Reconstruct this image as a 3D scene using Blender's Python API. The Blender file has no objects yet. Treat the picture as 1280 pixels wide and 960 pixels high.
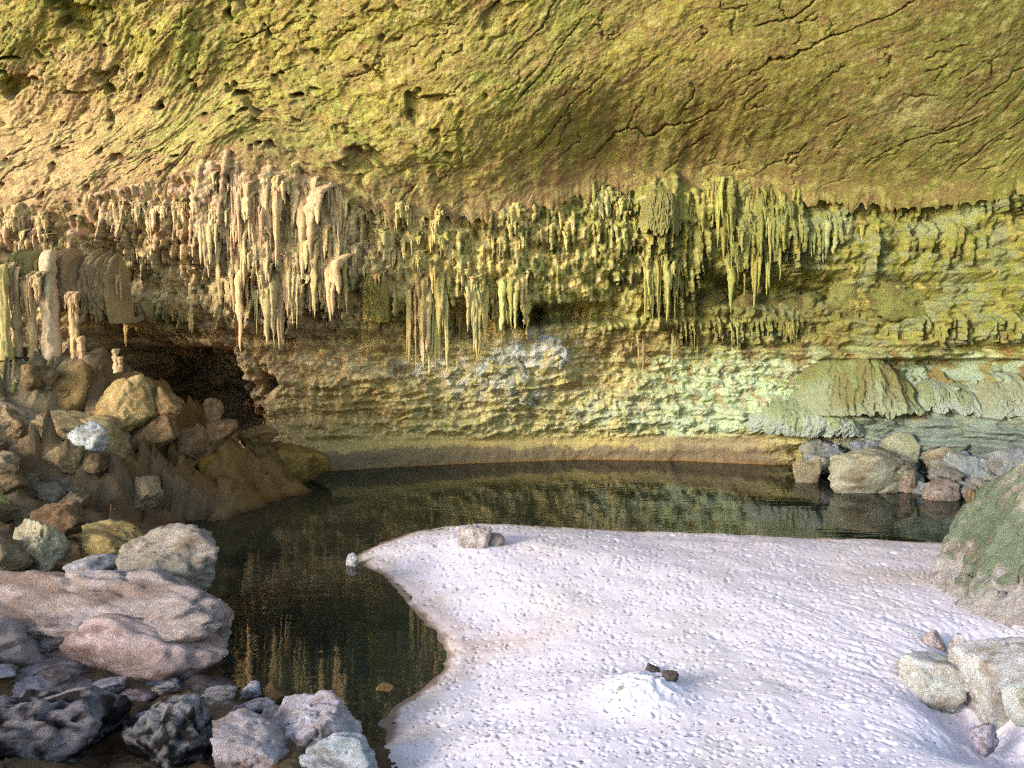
import bpy, math, random
import numpy as np

rng = np.random.default_rng(7)
random.seed(7)
scene = bpy.context.scene
COL = scene.collection

# ------------------------------------------------------------------ camera
F_PX, CX, CY = 1100.0, 640.0, 480.0           # photograph is 1280 x 960
CAM_H = 5.0
PITCH = -math.atan(100.0 / F_PX)
cam_d = bpy.data.cameras.new("camera")
cam_d.sensor_width = 36.0
cam_d.lens = 36.0 * F_PX / 1280.0
cam_d.clip_start, cam_d.clip_end = 0.1, 2000.0
cam = bpy.data.objects.new("camera", cam_d)
cam.location = (0, 0, CAM_H)
cam.rotation_euler = (math.pi / 2 + PITCH, 0, 0)
COL.objects.link(cam)
scene.camera = cam

# ------------------------------------------------------------------ world, sun, exposure
SUN_AZ, SUN_EL = math.radians(54), math.radians(15)   # azimuth: to the left of straight behind the camera
sun_dir = np.array([-math.sin(SUN_AZ) * math.cos(SUN_EL), -math.cos(SUN_AZ) * math.cos(SUN_EL), math.sin(SUN_EL)])
world = bpy.data.worlds.new("World")
scene.world = world
world.use_nodes = True
wn = world.node_tree.nodes
sky = wn.new("ShaderNodeTexSky")
sky.sky_type = 'NISHITA'
sky.sun_disc = False
sky.sun_elevation = SUN_EL
sky.sun_rotation = math.atan2(sun_dir[0], sun_dir[1])
world.node_tree.links.new(sky.outputs[0], wn["Background"].inputs[0])
wn["Background"].inputs[1].default_value = 0.15
sl = bpy.data.lights.new("sun", 'SUN')
sl.energy = 1.25
sl.angle = math.radians(14)
sl.color = (1.0, 0.98, 0.96)
so = bpy.data.objects.new("sun", sl)
from mathutils import Vector, Matrix
so.rotation_euler = Vector(tuple(sun_dir)).to_track_quat('Z', 'Y').to_euler()
so.location = (-30, -20, 20)
COL.objects.link(so)
scene.view_settings.view_transform = 'Standard'
scene.view_settings.look = 'None'
scene.view_settings.gamma = 1.0
scene.view_settings.use_curve_mapping = False
scene.view_settings.exposure = 2.05
scene.cycles.max_bounces = 8
scene.cycles.diffuse_bounces = 4
scene.cycles.transparent_max_bounces = 8
scene.cycles.caustics_reflective = False
scene.cycles.caustics_refractive = False
scene.cycles.use_denoising = False
scene.cycles.use_adaptive_sampling = False
scene.cycles.sample_clamp_indirect = 1.0
scene.cycles.filter_width = 1.3

# ------------------------------------------------------------------ projection helpers
_cp, _sp = math.cos(PITCH), math.sin(PITCH)


def ray(u, v):
    dx = (np.asarray(u, float) - CX) / F_PX
    dy = (CY - np.asarray(v, float)) / F_PX
    return np.stack([dx + 0 * dy, _cp - dy * _sp + 0 * dx, _sp + dy * _cp + 0 * dx], -1)


def at(u, v, Y):
    """point seen at photo pixel (u, v) that stands Y metres ahead of the camera"""
    d = ray(u, v)
    return d * (np.asarray(Y, float) / d[..., 1])[..., None] + np.array([0, 0, CAM_H])


def at_z(u, v, z):
    """point seen at photo pixel (u, v) that lies at height z"""
    d = ray(u, v)
    return d * ((z - CAM_H) / d[..., 2])[..., None] + np.array([0, 0, CAM_H])


def proj(P):
    x, y, z = P[..., 0], P[..., 1], P[..., 2] - CAM_H
    w = y * _cp + z * _sp
    upv = -y * _sp + z * _cp
    return CX + F_PX * x / w, CY - F_PX * upv / w


# ------------------------------------------------------------------ noise
_perm = np.random.default_rng(3).permutation(256)
_perm = np.concatenate([_perm, _perm, _perm])
_g = np.random.default_rng(4).normal(size=(256, 3))
_g /= np.linalg.norm(_g, axis=1)[:, None]


def perlin(x, y, z=0.0):
    x, y, z = np.broadcast_arrays(np.asarray(x, float), np.asarray(y, float), np.asarray(z, float))
    xi, yi, zi = np.floor(x).astype(int), np.floor(y).astype(int), np.floor(z).astype(int)
    xf, yf, zf = x - xi, y - yi, z - zi
    xi &= 255; yi &= 255; zi &= 255
    fu = xf * xf * xf * (xf * (xf * 6 - 15) + 10)
    fv = yf * yf * yf * (yf * (yf * 6 - 15) + 10)
    fw = zf * zf * zf * (zf * (zf * 6 - 15) + 10)

    def c(i, j, k):
        h = _perm[_perm[_perm[xi + i] + yi + j] + zi + k]
        g = _g[h]
        return g[..., 0] * (xf - i) + g[..., 1] * (yf - j) + g[..., 2] * (zf - k)
    def lerp(a, b, t):
        return a + (b - a) * t
    return 1.5 * lerp(lerp(lerp(c(0, 0, 0), c(1, 0, 0), fu), lerp(c(0, 1, 0), c(1, 1, 0), fu), fv),
                      lerp(lerp(c(0, 0, 1), c(1, 0, 1), fu), lerp(c(0, 1, 1), c(1, 1, 1), fu), fv), fw)


def fbm(x, y, z=0.0, o=4, gain=0.5):
    s, a, f = 0, 1.0, 1.0
    for k in range(o):
        s = s + a * perlin(x * f + 17.3 * k, y * f + 5.1 * k, z * f + 9.7 * k)
        a *= gain; f *= 2.03
    return s


def ridged(x, y, z=0.0, o=4, gain=0.5):
    s, a, f = 0, 1.0, 1.0
    for k in range(o):
        s = s + a * (1 - 2 * np.abs(perlin(x * f + 7.3 * k, y * f + 15.1 * k, z * f + 3.7 * k)))
        a *= gain; f *= 2.1
    return s


def sstep(a, b, x):
    t = np.clip((x - a) / (b - a), 0, 1)
    return t * t * (3 - 2 * t)


def terrace(h, n, sharp=0.25):
    q = h * n
    fl = np.floor(q)
    return (fl + sstep(1 - sharp, 1, q - fl)) / n


def lin(c):
    c = np.asarray(c, float) / 255.0
    return np.where(c <= 0.04045, c / 12.92, ((c + 0.055) / 1.055) ** 2.4)


# ------------------------------------------------------------------ mesh helpers
def mesh_np(name, verts, quads=None, tris=None, col=None, smooth=True):
    me = bpy.data.meshes.new(name)
    verts = np.ascontiguousarray(verts, dtype=np.float32).reshape(-1, 3)
    me.vertices.add(len(verts))
    me.vertices.foreach_set('co', verts.ravel())
    loops, starts, pos = [], [], 0
    for arr, n in ((quads, 4), (tris, 3)):
        if arr is None or len(arr) == 0:
            continue
        arr = np.asarray(arr, dtype=np.int32).reshape(-1, n)
        loops.append(arr.ravel())
        starts.append(pos + np.arange(len(arr), dtype=np.int32) * n)
        pos += arr.size
    loops = np.concatenate(loops); starts = np.concatenate(starts)
    me.loops.add(len(loops)); me.polygons.add(len(starts))
    me.loops.foreach_set('vertex_index', loops.astype(np.int32))
    me.polygons.foreach_set('loop_start', starts.astype(np.int32))
    me.update(calc_edges=True)
    me.polygons.foreach_set('use_smooth', np.full(len(starts), smooth))
    if col is not None:
        a = me.color_attributes.new('Col', 'FLOAT_COLOR', 'POINT')
        c = np.ones((len(verts), 4), np.float32)
        c[:, :3] = np.asarray(col).reshape(-1, 3)
        a.data.foreach_set('color', c.ravel())
    me.validate()
    return me


def grid_quads(nr, nc, flip=False):
    i = np.arange(nr * nc).reshape(nr, nc)
    q = np.stack([i[:-1, :-1], i[:-1, 1:], i[1:, 1:], i[1:, :-1]], -1).reshape(-1, 4)
    return q[:, ::-1] if flip else q


def link(name, me, mat, parent=None, color=None):
    o = bpy.data.objects.new(name, me)
    if mat is not None and me is not None and not me.materials:
        me.materials.append(mat)
    if parent is not None:
        o.parent = parent
    if color is not None:
        o.color = (float(color[0]), float(color[1]), float(color[2]), 1)
    COL.objects.link(o)
    return o


def tag(o, label, cat, group=None):
    o['label'] = label; o['category'] = cat
    if group:
        o['group'] = group
    return o


def structure(o):
    o['kind'] = 'structure'
    return o


def empty(name, loc):
    o = bpy.data.objects.new(name, None)
    o.location = tuple(float(a) for a in loc)
    COL.objects.link(o)
    return o


# ------------------------------------------------------------------ materials
def rock_material(name, source, bump_scales=((7, .05), (26, .02), (80, .008)), rough=0.88, mottle=0.35, stretch=1.0, spec=0.25, green=1.0):
    """source 'attr' reads the vertex colour Col, 'object' the object colour; noise in metres mottles it"""
    m = bpy.data.materials.new(name)
    m.use_nodes = True
    nt = m.node_tree; N = nt.nodes; L = nt.links
    bsdf = N["Principled BSDF"]
    geo = N.new("ShaderNodeNewGeometry")
    mp = N.new("ShaderNodeMapping"); mp.inputs['Scale'].default_value = (1, 1, stretch)
    L.new(geo.outputs['Position'], mp.inputs['Vector'])
    if source == 'attr':
        src = N.new("ShaderNodeAttribute"); src.attribute_name = 'Col'; out = src.outputs['Color']
    else:
        src = N.new("ShaderNodeObjectInfo"); out = src.outputs['Color']
    # hue mottling: greener / redder / paler stains
    prev = out
    for sc, ramp, tint, fac in ((1.7, (.52, .66), (0.88, 1.03, 0.74), mottle * green), (4.1, (.54, .70), (1.20, 0.94, 0.86), mottle),
                                (11.0, (.50, .72), (1.38, 1.34, 1.30), mottle * 1.2), (19.0, (.55, .64), (0.52, 0.46, 0.42), mottle * 1.3)):
        n = N.new("ShaderNodeTexNoise"); n.inputs['Scale'].default_value = sc; n.inputs['Detail'].default_value = 5
        n.inputs['Roughness'].default_value = 0.62
        L.new(mp.outputs['Vector'], n.inputs['Vector'])
        r = N.new("ShaderNodeMapRange"); r.inputs[1].default_value, r.inputs[2].default_value = ramp
        r.inputs[4].default_value = fac
        L.new(n.outputs['Fac'], r.inputs[0])
        mx = N.new("ShaderNodeMix"); mx.data_type = 'RGBA'; mx.blend_type = 'MULTIPLY'
        L.new(r.outputs[0], mx.inputs[0]); L.new(prev, mx.inputs[6])
        mx.inputs[7].default_value = (*tint, 1)
        prev = mx.outputs[2]
    L.new(prev, bsdf.inputs['Base Color'])
    bsdf.inputs['Roughness'].default_value = rough
    bsdf.inputs['Specular IOR Level'].default_value = spec
    last = None
    for sc, dist in bump_scales:
        n = N.new("ShaderNodeTexNoise"); n.inputs['Scale'].default_value = sc; n.inputs['Detail'].default_value = 8
        n.inputs['Roughness'].default_value = 0.68
        L.new(mp.outputs['Vector'], n.inputs['Vector'])
        b = N.new("ShaderNodeBump"); b.inputs['Strength'].default_value = 1.0; b.inputs['Distance'].default_value = dist
        L.new(n.outputs['Fac'], b.inputs['Height'])
        if last is not None:
            L.new(last.outputs[0], b.inputs['Normal'])
        last = b
    L.new(last.outputs[0], bsdf.inputs['Normal'])
    return m


M_WALL = rock_material("limestone_wall", 'attr', ((5, .10), (17, .05), (55, .015)), green=0.6)
M_CEIL = rock_material("algae_ceiling", 'attr', ((6, .06), (18, .04), (55, .016)), mottle=0.3, green=0.8)
M_STAL = rock_material("dripstone", 'object', ((9, .05), (30, .02), (80, .006)), mottle=0.4, stretch=0.3, green=0.5)
M_DRAPE = rock_material("flowstone", 'attr', ((9, .06), (28, .03), (80, .008)), mottle=0.22, stretch=0.3, rough=.7, green=0.4)
M_ROCK = rock_material("boulder_stone", 'attr', ((8, .11), (28, .06), (90, .022)), mottle=0.42, green=.3)
M_ROUGH = rock_material("pitted_black_stone", 'attr', ((8, .14), (22, .08), (60, .025)), mottle=0.5, green=0)
M_BANK = rock_material("bank_earth", 'attr', ((5, .08), (20, .04), (70, .01)), rough=0.8)
M_SAND = rock_material("pale_sand", 'attr', green=0.0, bump_scales=((30, .004), (80, .005), (190, .003)), rough=0.95, mottle=0.06, spec=0.1)
M_GROUND = rock_material("earth_floor", 'attr', ((3, .1), (14, .05)), rough=0.9)

wm = bpy.data.materials.new("still_water"); wm.use_nodes = True
nt = wm.node_tree; N = nt.nodes; L = nt.links
N.remove(N["Principled BSDF"])
fr = N.new("ShaderNodeFresnel"); fr.inputs['IOR'].default_value = 1.45
gl = N.new("ShaderNodeBsdfGlossy"); gl.inputs['Roughness'].default_value = 0.02
tr = N.new("ShaderNodeBsdfTransparent"); tr.inputs['Color'].default_value = (0.80, 0.80, 0.70, 1)
mixs = N.new("ShaderNodeMixShader")
geo = N.new("ShaderNodeNewGeometry")
mp = N.new("ShaderNodeMapping"); mp.inputs['Scale'].default_value = (0.55, 2.2, 1)
L.new(geo.outputs['Position'], mp.inputs['Vector'])
nz = N.new("ShaderNodeTexNoise"); nz.inputs['Scale'].default_value = 1.6; nz.inputs['Detail'].default_value = 3
L.new(mp.outputs[0], nz.inputs['Vector'])
bp = N.new("ShaderNodeBump"); bp.inputs['Distance'].default_value = 0.004; bp.inputs['Strength'].default_value = 1
L.new(nz.outputs['Fac'], bp.inputs['Height'])
L.new(bp.outputs[0], gl.inputs['Normal']); L.new(bp.outputs[0], fr.inputs['Normal'])
murk = N.new("ShaderNodeBsdfDiffuse"); murk.inputs['Color'].default_value = (0.035, 0.046, 0.03, 1)   # silt hanging in the water
body = N.new("ShaderNodeMixShader"); body.inputs[0].default_value = 0.3
L.new(tr.outputs[0], body.inputs[1]); L.new(murk.outputs[0], body.inputs[2])
L.new(fr.outputs[0], mixs.inputs[0]); L.new(body.outputs[0], mixs.inputs[1]); L.new(gl.outputs[0], mixs.inputs[2])
L.new(mixs.outputs[0], N["Material Output"].inputs['Surface'])
va = N.new("ShaderNodeVolumeAbsorption"); va.inputs['Color'].default_value = (0.36, 0.44, 0.30, 1); va.inputs['Density'].default_value = 2.0
L.new(va.outputs[0], N["Material Output"].inputs['Volume'])
M_WATER = wm

# ------------------------------------------------------------------ back wall
WX = np.array([-22, -17, -13, -10.5, -8, -6.8, -5.2, -2.5, 2.3, 5.4, 8.7, 11, 13, 16, 20, 24])
WY = np.array([26.6, 26.4, 26.3, 26.2, 26.0, 25.9, 26.5, 27.5, 28.5, 28.3, 27.4, 26.6, 25.4, 23.2, 20.0, 16.0])
_xs = np.linspace(-22, 24, 900)
_ys = np.interp(_xs, WX, WY)
_k = np.hanning(41); _k /= _k.sum()
_ys = np.convolve(np.pad(_ys, 20, mode='edge'), _k, mode='valid')


def wall_y(x):
    return np.interp(x, _xs, _ys)


# metres the wall stands forward of its foot, by photo column and row
DU = np.array([-150, 0, 100, 160, 300, 340, 430, 500, 640, 800, 900, 1000, 1150, 1280, 1420])
DV = np.array([150, 200, 235, 270, 320, 370, 405, 425, 445, 470, 500, 520, 545, 570, 590, 640])
DT = np.array([
    # 150  200  235  270  320  370  405  425   445   470   500   520  545  570 590 640
    [2.6, 2.6, 2.5, 2.4, 2.3, 2.2, 2.2, 2.2, 2.2, 2.2, 2.2, 2.0, 1.5, 1.0, .5, .5],  # left end brought forward to block the sun from the recess
    [2.6, 2.6, 2.5, 2.4, 2.3, 2.2, 2.2, 2.2, 2.2, 2.2, 2.2, 2.0, 1.5, 1.0, .5, .5],
    [2.6, 2.6, 2.5, 2.3, 2.0, 1.9, 1.9, 1.9, 1.9, 1.8, 1.8, 1.4, 1.0, .5, .3, .3],
    [2.6, 2.6, 2.5, 2.1, 1.5, 1.4, .9, -.2, -1.7, -1.9, -1.8, -1.4, -.5, 0, 0, 0],  # 160
    [2.6, 2.5, 2.3, 2.0, 1.8, 1.5, 1.2, .7, .1, -.1, -1.2, -1.3, -.9, -.4, 0, 0],   # 300
    [2.6, 2.4, 2.2, 2.0, 1.8, 1.5, 1.2, .6, .3, .1, -.6, -.8, -.4, -.1, 0, 0],      # 340
    [2.6, 2.4, 2.2, 2.0, 1.85, 1.6, 1.2, .6, .3, .2, .05, -.1, -.0, .0, .05, .1],     # 430
    [2.6, 2.4, 2.2, 2.0, 1.85, 1.6, 1.1, .7, .4, .3, .2, .2, .05, .1, .1, .1],      # 500
    [2.6, 2.4, 2.2, 2.0, 1.8, 1.5, .9, .6, .55, .55, .4, .25, .05, .1, .1, .1],     # 640
    [2.6, 2.4, 2.2, 2.0, 1.6, 1.2, .8, .45, .3, .3, .4, .4, .3, .15, .1, .1],        # 800
    [2.6, 2.4, 2.3, 2.1, 1.8, 1.0, .8, .5, .3, .3, .4, .6, .5, .2, .1, .1],         # 900
    [2.4, 2.3, 2.2, 2.0, 1.6, .9, .8, .75, .5, .4, .5, .9, .7, .3, .1, .1],         # 1000
    [2.3, 2.2, 2.1, 1.7, 1.6, 1.2, 1.3, 1.2, .5, .5, .8, 1.1, 1.2, 1.3, 1.3, 1.3],   # 1150
    [2.2, 2.2, 2.1, 1.8, 1.7, 1.4, 1.5, 1.4, .9, .9, 1.1, 1.4, 1.5, 1.6, 1.6, 1.6],  # 1280
    [2.2, 2.2, 2.1, 1.8, 1.7, 1.4, 1.5, 1.4, .9, .9, 1.1, 1.4, 1.5, 1.6, 1.6, 1.6],  # 1420
])


def tab(T, U, V):
    iu = np.clip(np.searchsorted(DU, U) - 1, 0, len(DU) - 2)
    iv = np.clip(np.searchsorted(DV, V) - 1, 0, len(DV) - 2)
    fu = np.clip((U - DU[iu]) / (DU[iu + 1] - DU[iu]), 0, 1); fu = fu * fu * (3 - 2 * fu)
    fv = np.clip((V - DV[iv]) / (DV[iv + 1] - DV[iv]), 0, 1); fv = fv * fv * (3 - 2 * fv)
    return (T[iu, iv] * (1 - fu) + T[iu + 1, iv] * fu) * (1 - fv) + (T[iu, iv + 1] * (1 - fu) + T[iu + 1, iv + 1] * fu) * fv


def blob(U, V, u, v, ru, rv, p=2):
    return np.exp(-(np.abs((U - u) / ru) ** p + np.abs((V - v) / rv) ** p))


wx = np.concatenate([np.linspace(-21, -14.5, 60, endpoint=False), np.linspace(-14.5, 16.0, 880), np.linspace(16.05, 23, 60)])
wz = np.concatenate([np.linspace(-0.6, 9.9, 330), np.linspace(9.95, 12.0, 16)])
GX, GZ = np.meshgrid(wx, wz)
GYB = wall_y(GX)
JU = np.array([-250, 0, 60, 130, 215, 280, 340, 380, 440, 520, 620, 700, 760, 800, 900, 990, 1060, 1150, 1240, 1280, 1500])
JV = np.array([262, 256, 264, 246, 225, 202, 196, 214, 240, 257, 257, 236, 217, 225, 224, 231, 240, 245, 234, 208, 190])


def wall_relief(U, V, X, Z):
    D = tab(DT, U, V)
    band = sstep(440, 400, V) * sstep(190, 240, V)                        # the stalactite storey
    right = sstep(950, 1080, U)
    low = 1 - band
    D = D + 0.26 * fbm(X * 0.7, Z * 0.9, 1.3, 3)
    D = D + (0.16 + .05 * band) * fbm(X * 2.2, Z * 2.6, 4.4, 3)
    D = D + 0.055 * ridged(X * 5.5, Z * 6.5, 8.8, 3) * (1 - .3 * right)
    # fluted dripstone ribs
    fl = ridged(X * 3.4 + 0.3 * fbm(X, Z * .7, 2, 2), Z * 0.65, 2.2, 3)
    D = D + band * (1 - .55 * right) * 0.15 * fl
    # bedding ledges
    w = Z + 0.12 * X * 0.1 + 0.22 * fbm(X * .35, Z * .5, 7.7, 3)
    led = terrace(w * .5, 4.2, .3) - w * .5
    D = D - (0.9 * led) * (0.6 + .9 * right + .6 * sstep(700, 850, U) * sstep(300, 380, V)) * sstep(250, 300, V)
    # broken chips on the middle slope
    mid = sstep(400, 450, V) * sstep(560, 535, V) * sstep(360, 420, U)
    ch = terrace(0.5 + .5 * fbm(X * 1.6, Z * 2.3, 12.3, 4), 6, .3)
    D = D + mid * (0.30 * (ch - .5)) * sstep(-.35, .35, fbm(X * .5, Z * .8, 44, 3)) - mid * .75 * (terrace(Z * .9 + .3 * fbm(X * .5, Z, 6, 4), 3, .3) - Z * .9 - .3 * fbm(X * .5, Z, 6, 4))
    # smooth mud foot along the water
    foot = sstep(538, 552, V + 6 * fbm(X * .8, 0, 5, 3)) * sstep(330, 420, U) * sstep(1010, 930, U)
    flat = tab(DT, U, V) + .10 * fbm(X * .6, Z * .8, 3.1, 3) + .03 * fbm(X * 4, Z * 4, 1, 3)
    D = D * (1 - foot) + foot * (flat + 0.24 * sstep(552, 562, V) + .05)
    # openings and hollows
    nu, nv = fbm(X * 1.3, Z * 1.3, 51, 4, .6), fbm(X * 1.3, Z * 1.3, 61, 4, .6)
    D = D - 1.7 * blob(U, V, 666, 394, 17, 13, 4) - 1.2 * blob(U, V, 585, 402, 22, 20, 3) - .8 * blob(U, V, 700, 394, 34, 10, 4)
    D = D - .7 * blob(U, V, 745, 392, 45, 13, 4)
    D = D - 1.0 * blob(U, V, 930, 365, 50, 16, 3) - .7 * blob(U, V, 1010, 368, 45, 14, 3)
    D = D - 3.0 * blob(U + 22 * nu, V + 12 * nv, 205, 460, 85, 22, 4) - 3.6 * blob(U + 30 * nu, V + 16 * nv, 250, 512, 62, 34, 4)
    D = D + .55 * blob(U, V, 640, 455, 70, 45, 2) + .35 * blob(U, V, 690, 435, 28, 22, 2)
    D = D - .5 * blob(U, V, 1180, 455, 45, 14, 3) - .4 * blob(U, V, 1240, 445, 30, 10, 3)
    D = D - 1.8 * sstep(2, 26, np.interp(U, JU, JV) - V)
    D = D + .45 * sstep(452, 445, V + 5 * fbm(X * .5, 0, 31, 2)) * sstep(432, 440, V) * sstep(1000, 1060, U)
    return D


U0, V0 = proj(np.stack([GX, GYB, GZ], -1))
D0 = tab(DT, U0, V0)
U1, V1 = proj(np.stack([GX, GYB - D0, GZ], -1))
D1 = tab(DT, U1, V1)
U1, V1 = proj(np.stack([GX, GYB - D1, GZ], -1))
WD = wall_relief(U1, V1, GX, GZ)

# stalactites fused to the wall: every stamp hangs straight down from its own anchor
def regions():
    """(u0, u1, top rows, length range, count, radius range)"""
    return [
        (-60, 62, (258, 300), (16, 44), 60, (2.6, 5)), (0, 130, (290, 318), (10, 30), 40, (2.5, 4.5)),
        (130, 255, (250, 268), (10, 42), 70, (2.2, 4.2)), (150, 255, (275, 330), (8, 30), 50, (2.2, 4)),
        (250, 445, (208, 300), (30, 100), 190, (2.8, 6.5)), (275, 445, (290, 365), (25, 70), 110, (2.6, 5.5)),
        (238, 300, (352, 374), (16, 32), 30, (2.5, 4.5)), (150, 250, (366, 380), (12, 36), 40, (2.5, 4.5)),
        (430, 650, (250, 345), (12, 42), 330, (2.2, 4.6)), (480, 665, (325, 385), (16, 50), 80, (2.4, 5)),
        (640, 805, (226, 310), (8, 36), 170, (2.0, 4.2)), (700, 800, (300, 360), (6, 18), 40, (2, 4)),
        (800, 1000, (222, 305), (18, 72), 200, (2.4, 5.2)), (800, 860, (318, 345), (30, 75), 30, (2.5, 4)),
        (985, 1095, (262, 300), (16, 46), 45, (2.8, 5)), (1050, 1300, (246, 262), (8, 28), 60, (2.2, 4)),
        (1060, 1300, (284, 300), (14, 42), 70, (3, 7)), (1100, 1300, (398, 412), (12, 30), 60, (2.2, 4)),
        (820, 1000, (398, 408), (8, 34), 44, (1.4, 2.6)), (1130, 1300, (470, 485), (12, 34), 40, (2.5, 5)),
        (940, 1080, (500, 512), (14, 30), 40, (2, 4)),
    ]


row_u = U1[180]


def gap(u, v):
    """bare rock shows between the clumps"""
    return u > 430 and float(perlin(u * .021, v * .034, 6.6)) < -.06


def anchor_index(u, v):
    j = int(np.clip(np.searchsorted(row_u, u), 0, len(wx) - 1))
    for _ in range(3):
        i = int(np.argmin(np.abs(V1[:, j] - v)))
        j = int(np.clip(np.searchsorted(U1[i], u), 0, len(wx) - 1))
    return i, j


WD_base = WD.copy()
srng = np.random.default_rng(21)
stamps = []
for (a, b, tp, ln, cnt, rr) in regions():
    for _ in range(int(cnt * 1.7)):
        u = srng.uniform(a, b); vt = srng.uniform(*tp)
        vt = max(vt, np.interp(u, JU, JV) + 2)
        if gap(u, vt):
            continue
        stamps.append((u, vt, vt + srng.uniform(*ln) * srng.uniform(.5, 1.15), srng.uniform(*rr) * srng.uniform(.7, 1.25)))
stamps.sort(key=lambda s: s[1])
for (u, vt, vb, R) in stamps:
    i, j = anchor_index(u, vt)
    j0, j1 = max(j - 14, 0), min(j + 15, len(wx))
    subU, subV = U1[:, j0:j1], V1[:, j0:j1]
    dtop = WD_base[i, j] + srng.uniform(-.05, .12)
    t = (subV - vt) / (vb - vt)
    wob = R * .35 * np.sin(subV * srng.uniform(.08, .2) + srng.uniform(0, 6))
    r = R * np.clip(1 - t, 0, 1) ** .55 * (1 + .18 * np.sin(subV * srng.uniform(.4, .8) + srng.uniform(0, 6)))
    du = (subU - u - wob * .4) / np.maximum(r, 1e-3)
    ok = (t > -.25) & (t < 1) & (np.abs(du) < 1)
    h = dtop + (R * 24.0 / F_PX) * (1.2 * np.sqrt(np.clip(1 - du * du, 0, 1)) * (r / R) + .15) - .25 * np.clip(-t * 4, 0, 1)
    sub = WD[:, j0:j1]
    sub[ok] = np.maximum(sub[ok], h[ok])

WP = np.stack([GX, GYB - WD, GZ], -1)
WU, WV = proj(WP)


# ------------------------------------------------------------------ mineral and algae colours of wall and ceiling, with some painted shade
def mixc(c, k, w):
    return c * (1 - w[..., None]) + lin(k) * w[..., None]


def paint(U, V, X, Z):
    n1 = fbm(X * .45, Z * .6, 3.3, 4); n2 = fbm(X * 1.1, Z * 1.3, 9.1, 5, .6); n3 = fbm(X * 2.7, Z * 1.9, 19.1, 4, .6); n4 = fbm(X * 6.5, Z * 3.2, 29.1, 3, .6)
    Uw, Vw = U + 35 * n1 + 30 * n3, V + 20 * n2 + 8 * n4
    c = np.broadcast_to(lin((200, 176, 122)), U.shape + (3,)).copy()
    c = mixc(c, (204, 162, 134), sstep(520, 250, Uw) * sstep(420, 260, Vw) * sstep(-.2, .1, n2 + .5 * n4) * .8)   # pinkish left
    c = mixc(c, (190, 154, 120), sstep(500, 340, Uw) * sstep(360, 420, Vw) * .7)
    c = mixc(c, (204, 186, 104), sstep(400, 560, Uw) * sstep(470, 380, Vw) * .75)                     # yellow middle
    c = mixc(c, (180, 172, 108), sstep(430, 540, Uw) * sstep(400, 460, Vw) * .8)                      # paler slope
    c = mixc(c, (172, 146, 76), sstep(300, 380, Uw) * sstep(560, 440, Uw) * sstep(450, 500, Vw) * .7)
    c = mixc(c, (172, 192, 152), sstep(720, 860, Uw) * sstep(410, 450, Vw) * sstep(560, 520, Vw) * .85)
    c = mixc(c, (158, 174, 156), sstep(960, 1060, Uw) * sstep(420, 480, Vw) * .7)
    c = mixc(c, (126, 140, 134), sstep(1000, 1120, Uw) * sstep(500, 540, Vw) * .85)
    moss = sstep(-.06, .10, n2 * .5 + n3 * .6 + .35 * n4 - .42 + .85 * sstep(350, 1000, U) * sstep(480, 400, Vw) + .22 * sstep(600, 900, U))
    c = mixc(c, (142, 146, 70), moss * .8 * sstep(560, 500, Vw))
    c = mixc(c, (124, 132, 52), moss * sstep(.1, .3, n3 - n4 * .5) * .7 * sstep(500, 430, Vw))
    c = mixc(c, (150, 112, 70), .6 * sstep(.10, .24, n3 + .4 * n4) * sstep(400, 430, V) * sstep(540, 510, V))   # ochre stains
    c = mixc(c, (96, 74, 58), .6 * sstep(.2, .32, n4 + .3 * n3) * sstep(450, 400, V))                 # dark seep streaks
    c = mixc(c, (224, 208, 158), .5 * sstep(.18, .30, -n4 + .2 * n2) * sstep(1000, 700, U))           # fresh pale drip
    c = mixc(c, (126, 98, 60), .7 * blob(Uw, Vw, 760, 432, 90, 14))
    c = mixc(c, (108, 96, 56), .6 * blob(Uw, Vw, 1000, 385, 150, 18))
    c = mixc(c, (116, 102, 62), .6 * blob(Uw, Vw, 1010, 430, 80, 16))
    w = np.clip(blob(Uw, Vw, 690, 440, 30, 24) + .9 * blob(Uw, Vw, 640, 470, 45, 34) + .6 * blob(Uw, Vw, 570, 455, 45, 14) + .8 * blob(Uw, Vw, 520, 460, 40, 10), 0, 1)
    c = mixc(c, (226, 226, 210), .85 * w * sstep(-.15, .05, n3))                                       # white calcite
    w = np.clip(blob(Uw, Vw, 770, 520, 55, 22) + blob(Uw, Vw, 900, 525, 60, 14) + .7 * blob(Uw, Vw, 960, 470, 90, 26), 0, 1)
    c = mixc(c, (182, 198, 172), .65 * w * sstep(-.15, .1, n3))
    foot = sstep(540, 550, V + 5 * n2) * sstep(360, 430, U) * sstep(1000, 930, U)
    c = mixc(c, (190, 168, 104), foot * .9)
    c = mixc(c, (146, 132, 100), foot * sstep(740, 860, Uw) * .85)
    wet = sstep(557, 562, V - 5 * sstep(600, 400, U) + 7 * n2 + 5 * n3) * sstep(330, 430, U) * sstep(1020, 940, U)
    c = mixc(c, (126, 108, 82), wet * .9)
    c = mixc(c, (150, 110, 54), sstep(0.10, 0.03, Z) * .6)
    c = mixc(c, (98, 78, 52), sstep(340, 240, Uw) * sstep(430, 470, Vw) * .85)  # left recess painted darker to imitate its deep shade
    c = mixc(c, (150, 160, 118), sstep(.02, .16, n2 + .5 * n4) * .6 * sstep(880, 1020, U) * sstep(480, 420, V))
    c = c * (1 - .22 * sstep(720, 960, Uw) * sstep(450, 400, Vw))[..., None]  # upper right painted darker, imitating light that fades to the right
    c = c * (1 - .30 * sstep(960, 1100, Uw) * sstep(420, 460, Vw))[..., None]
    return np.clip(c, .01, .75) * .88


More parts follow.
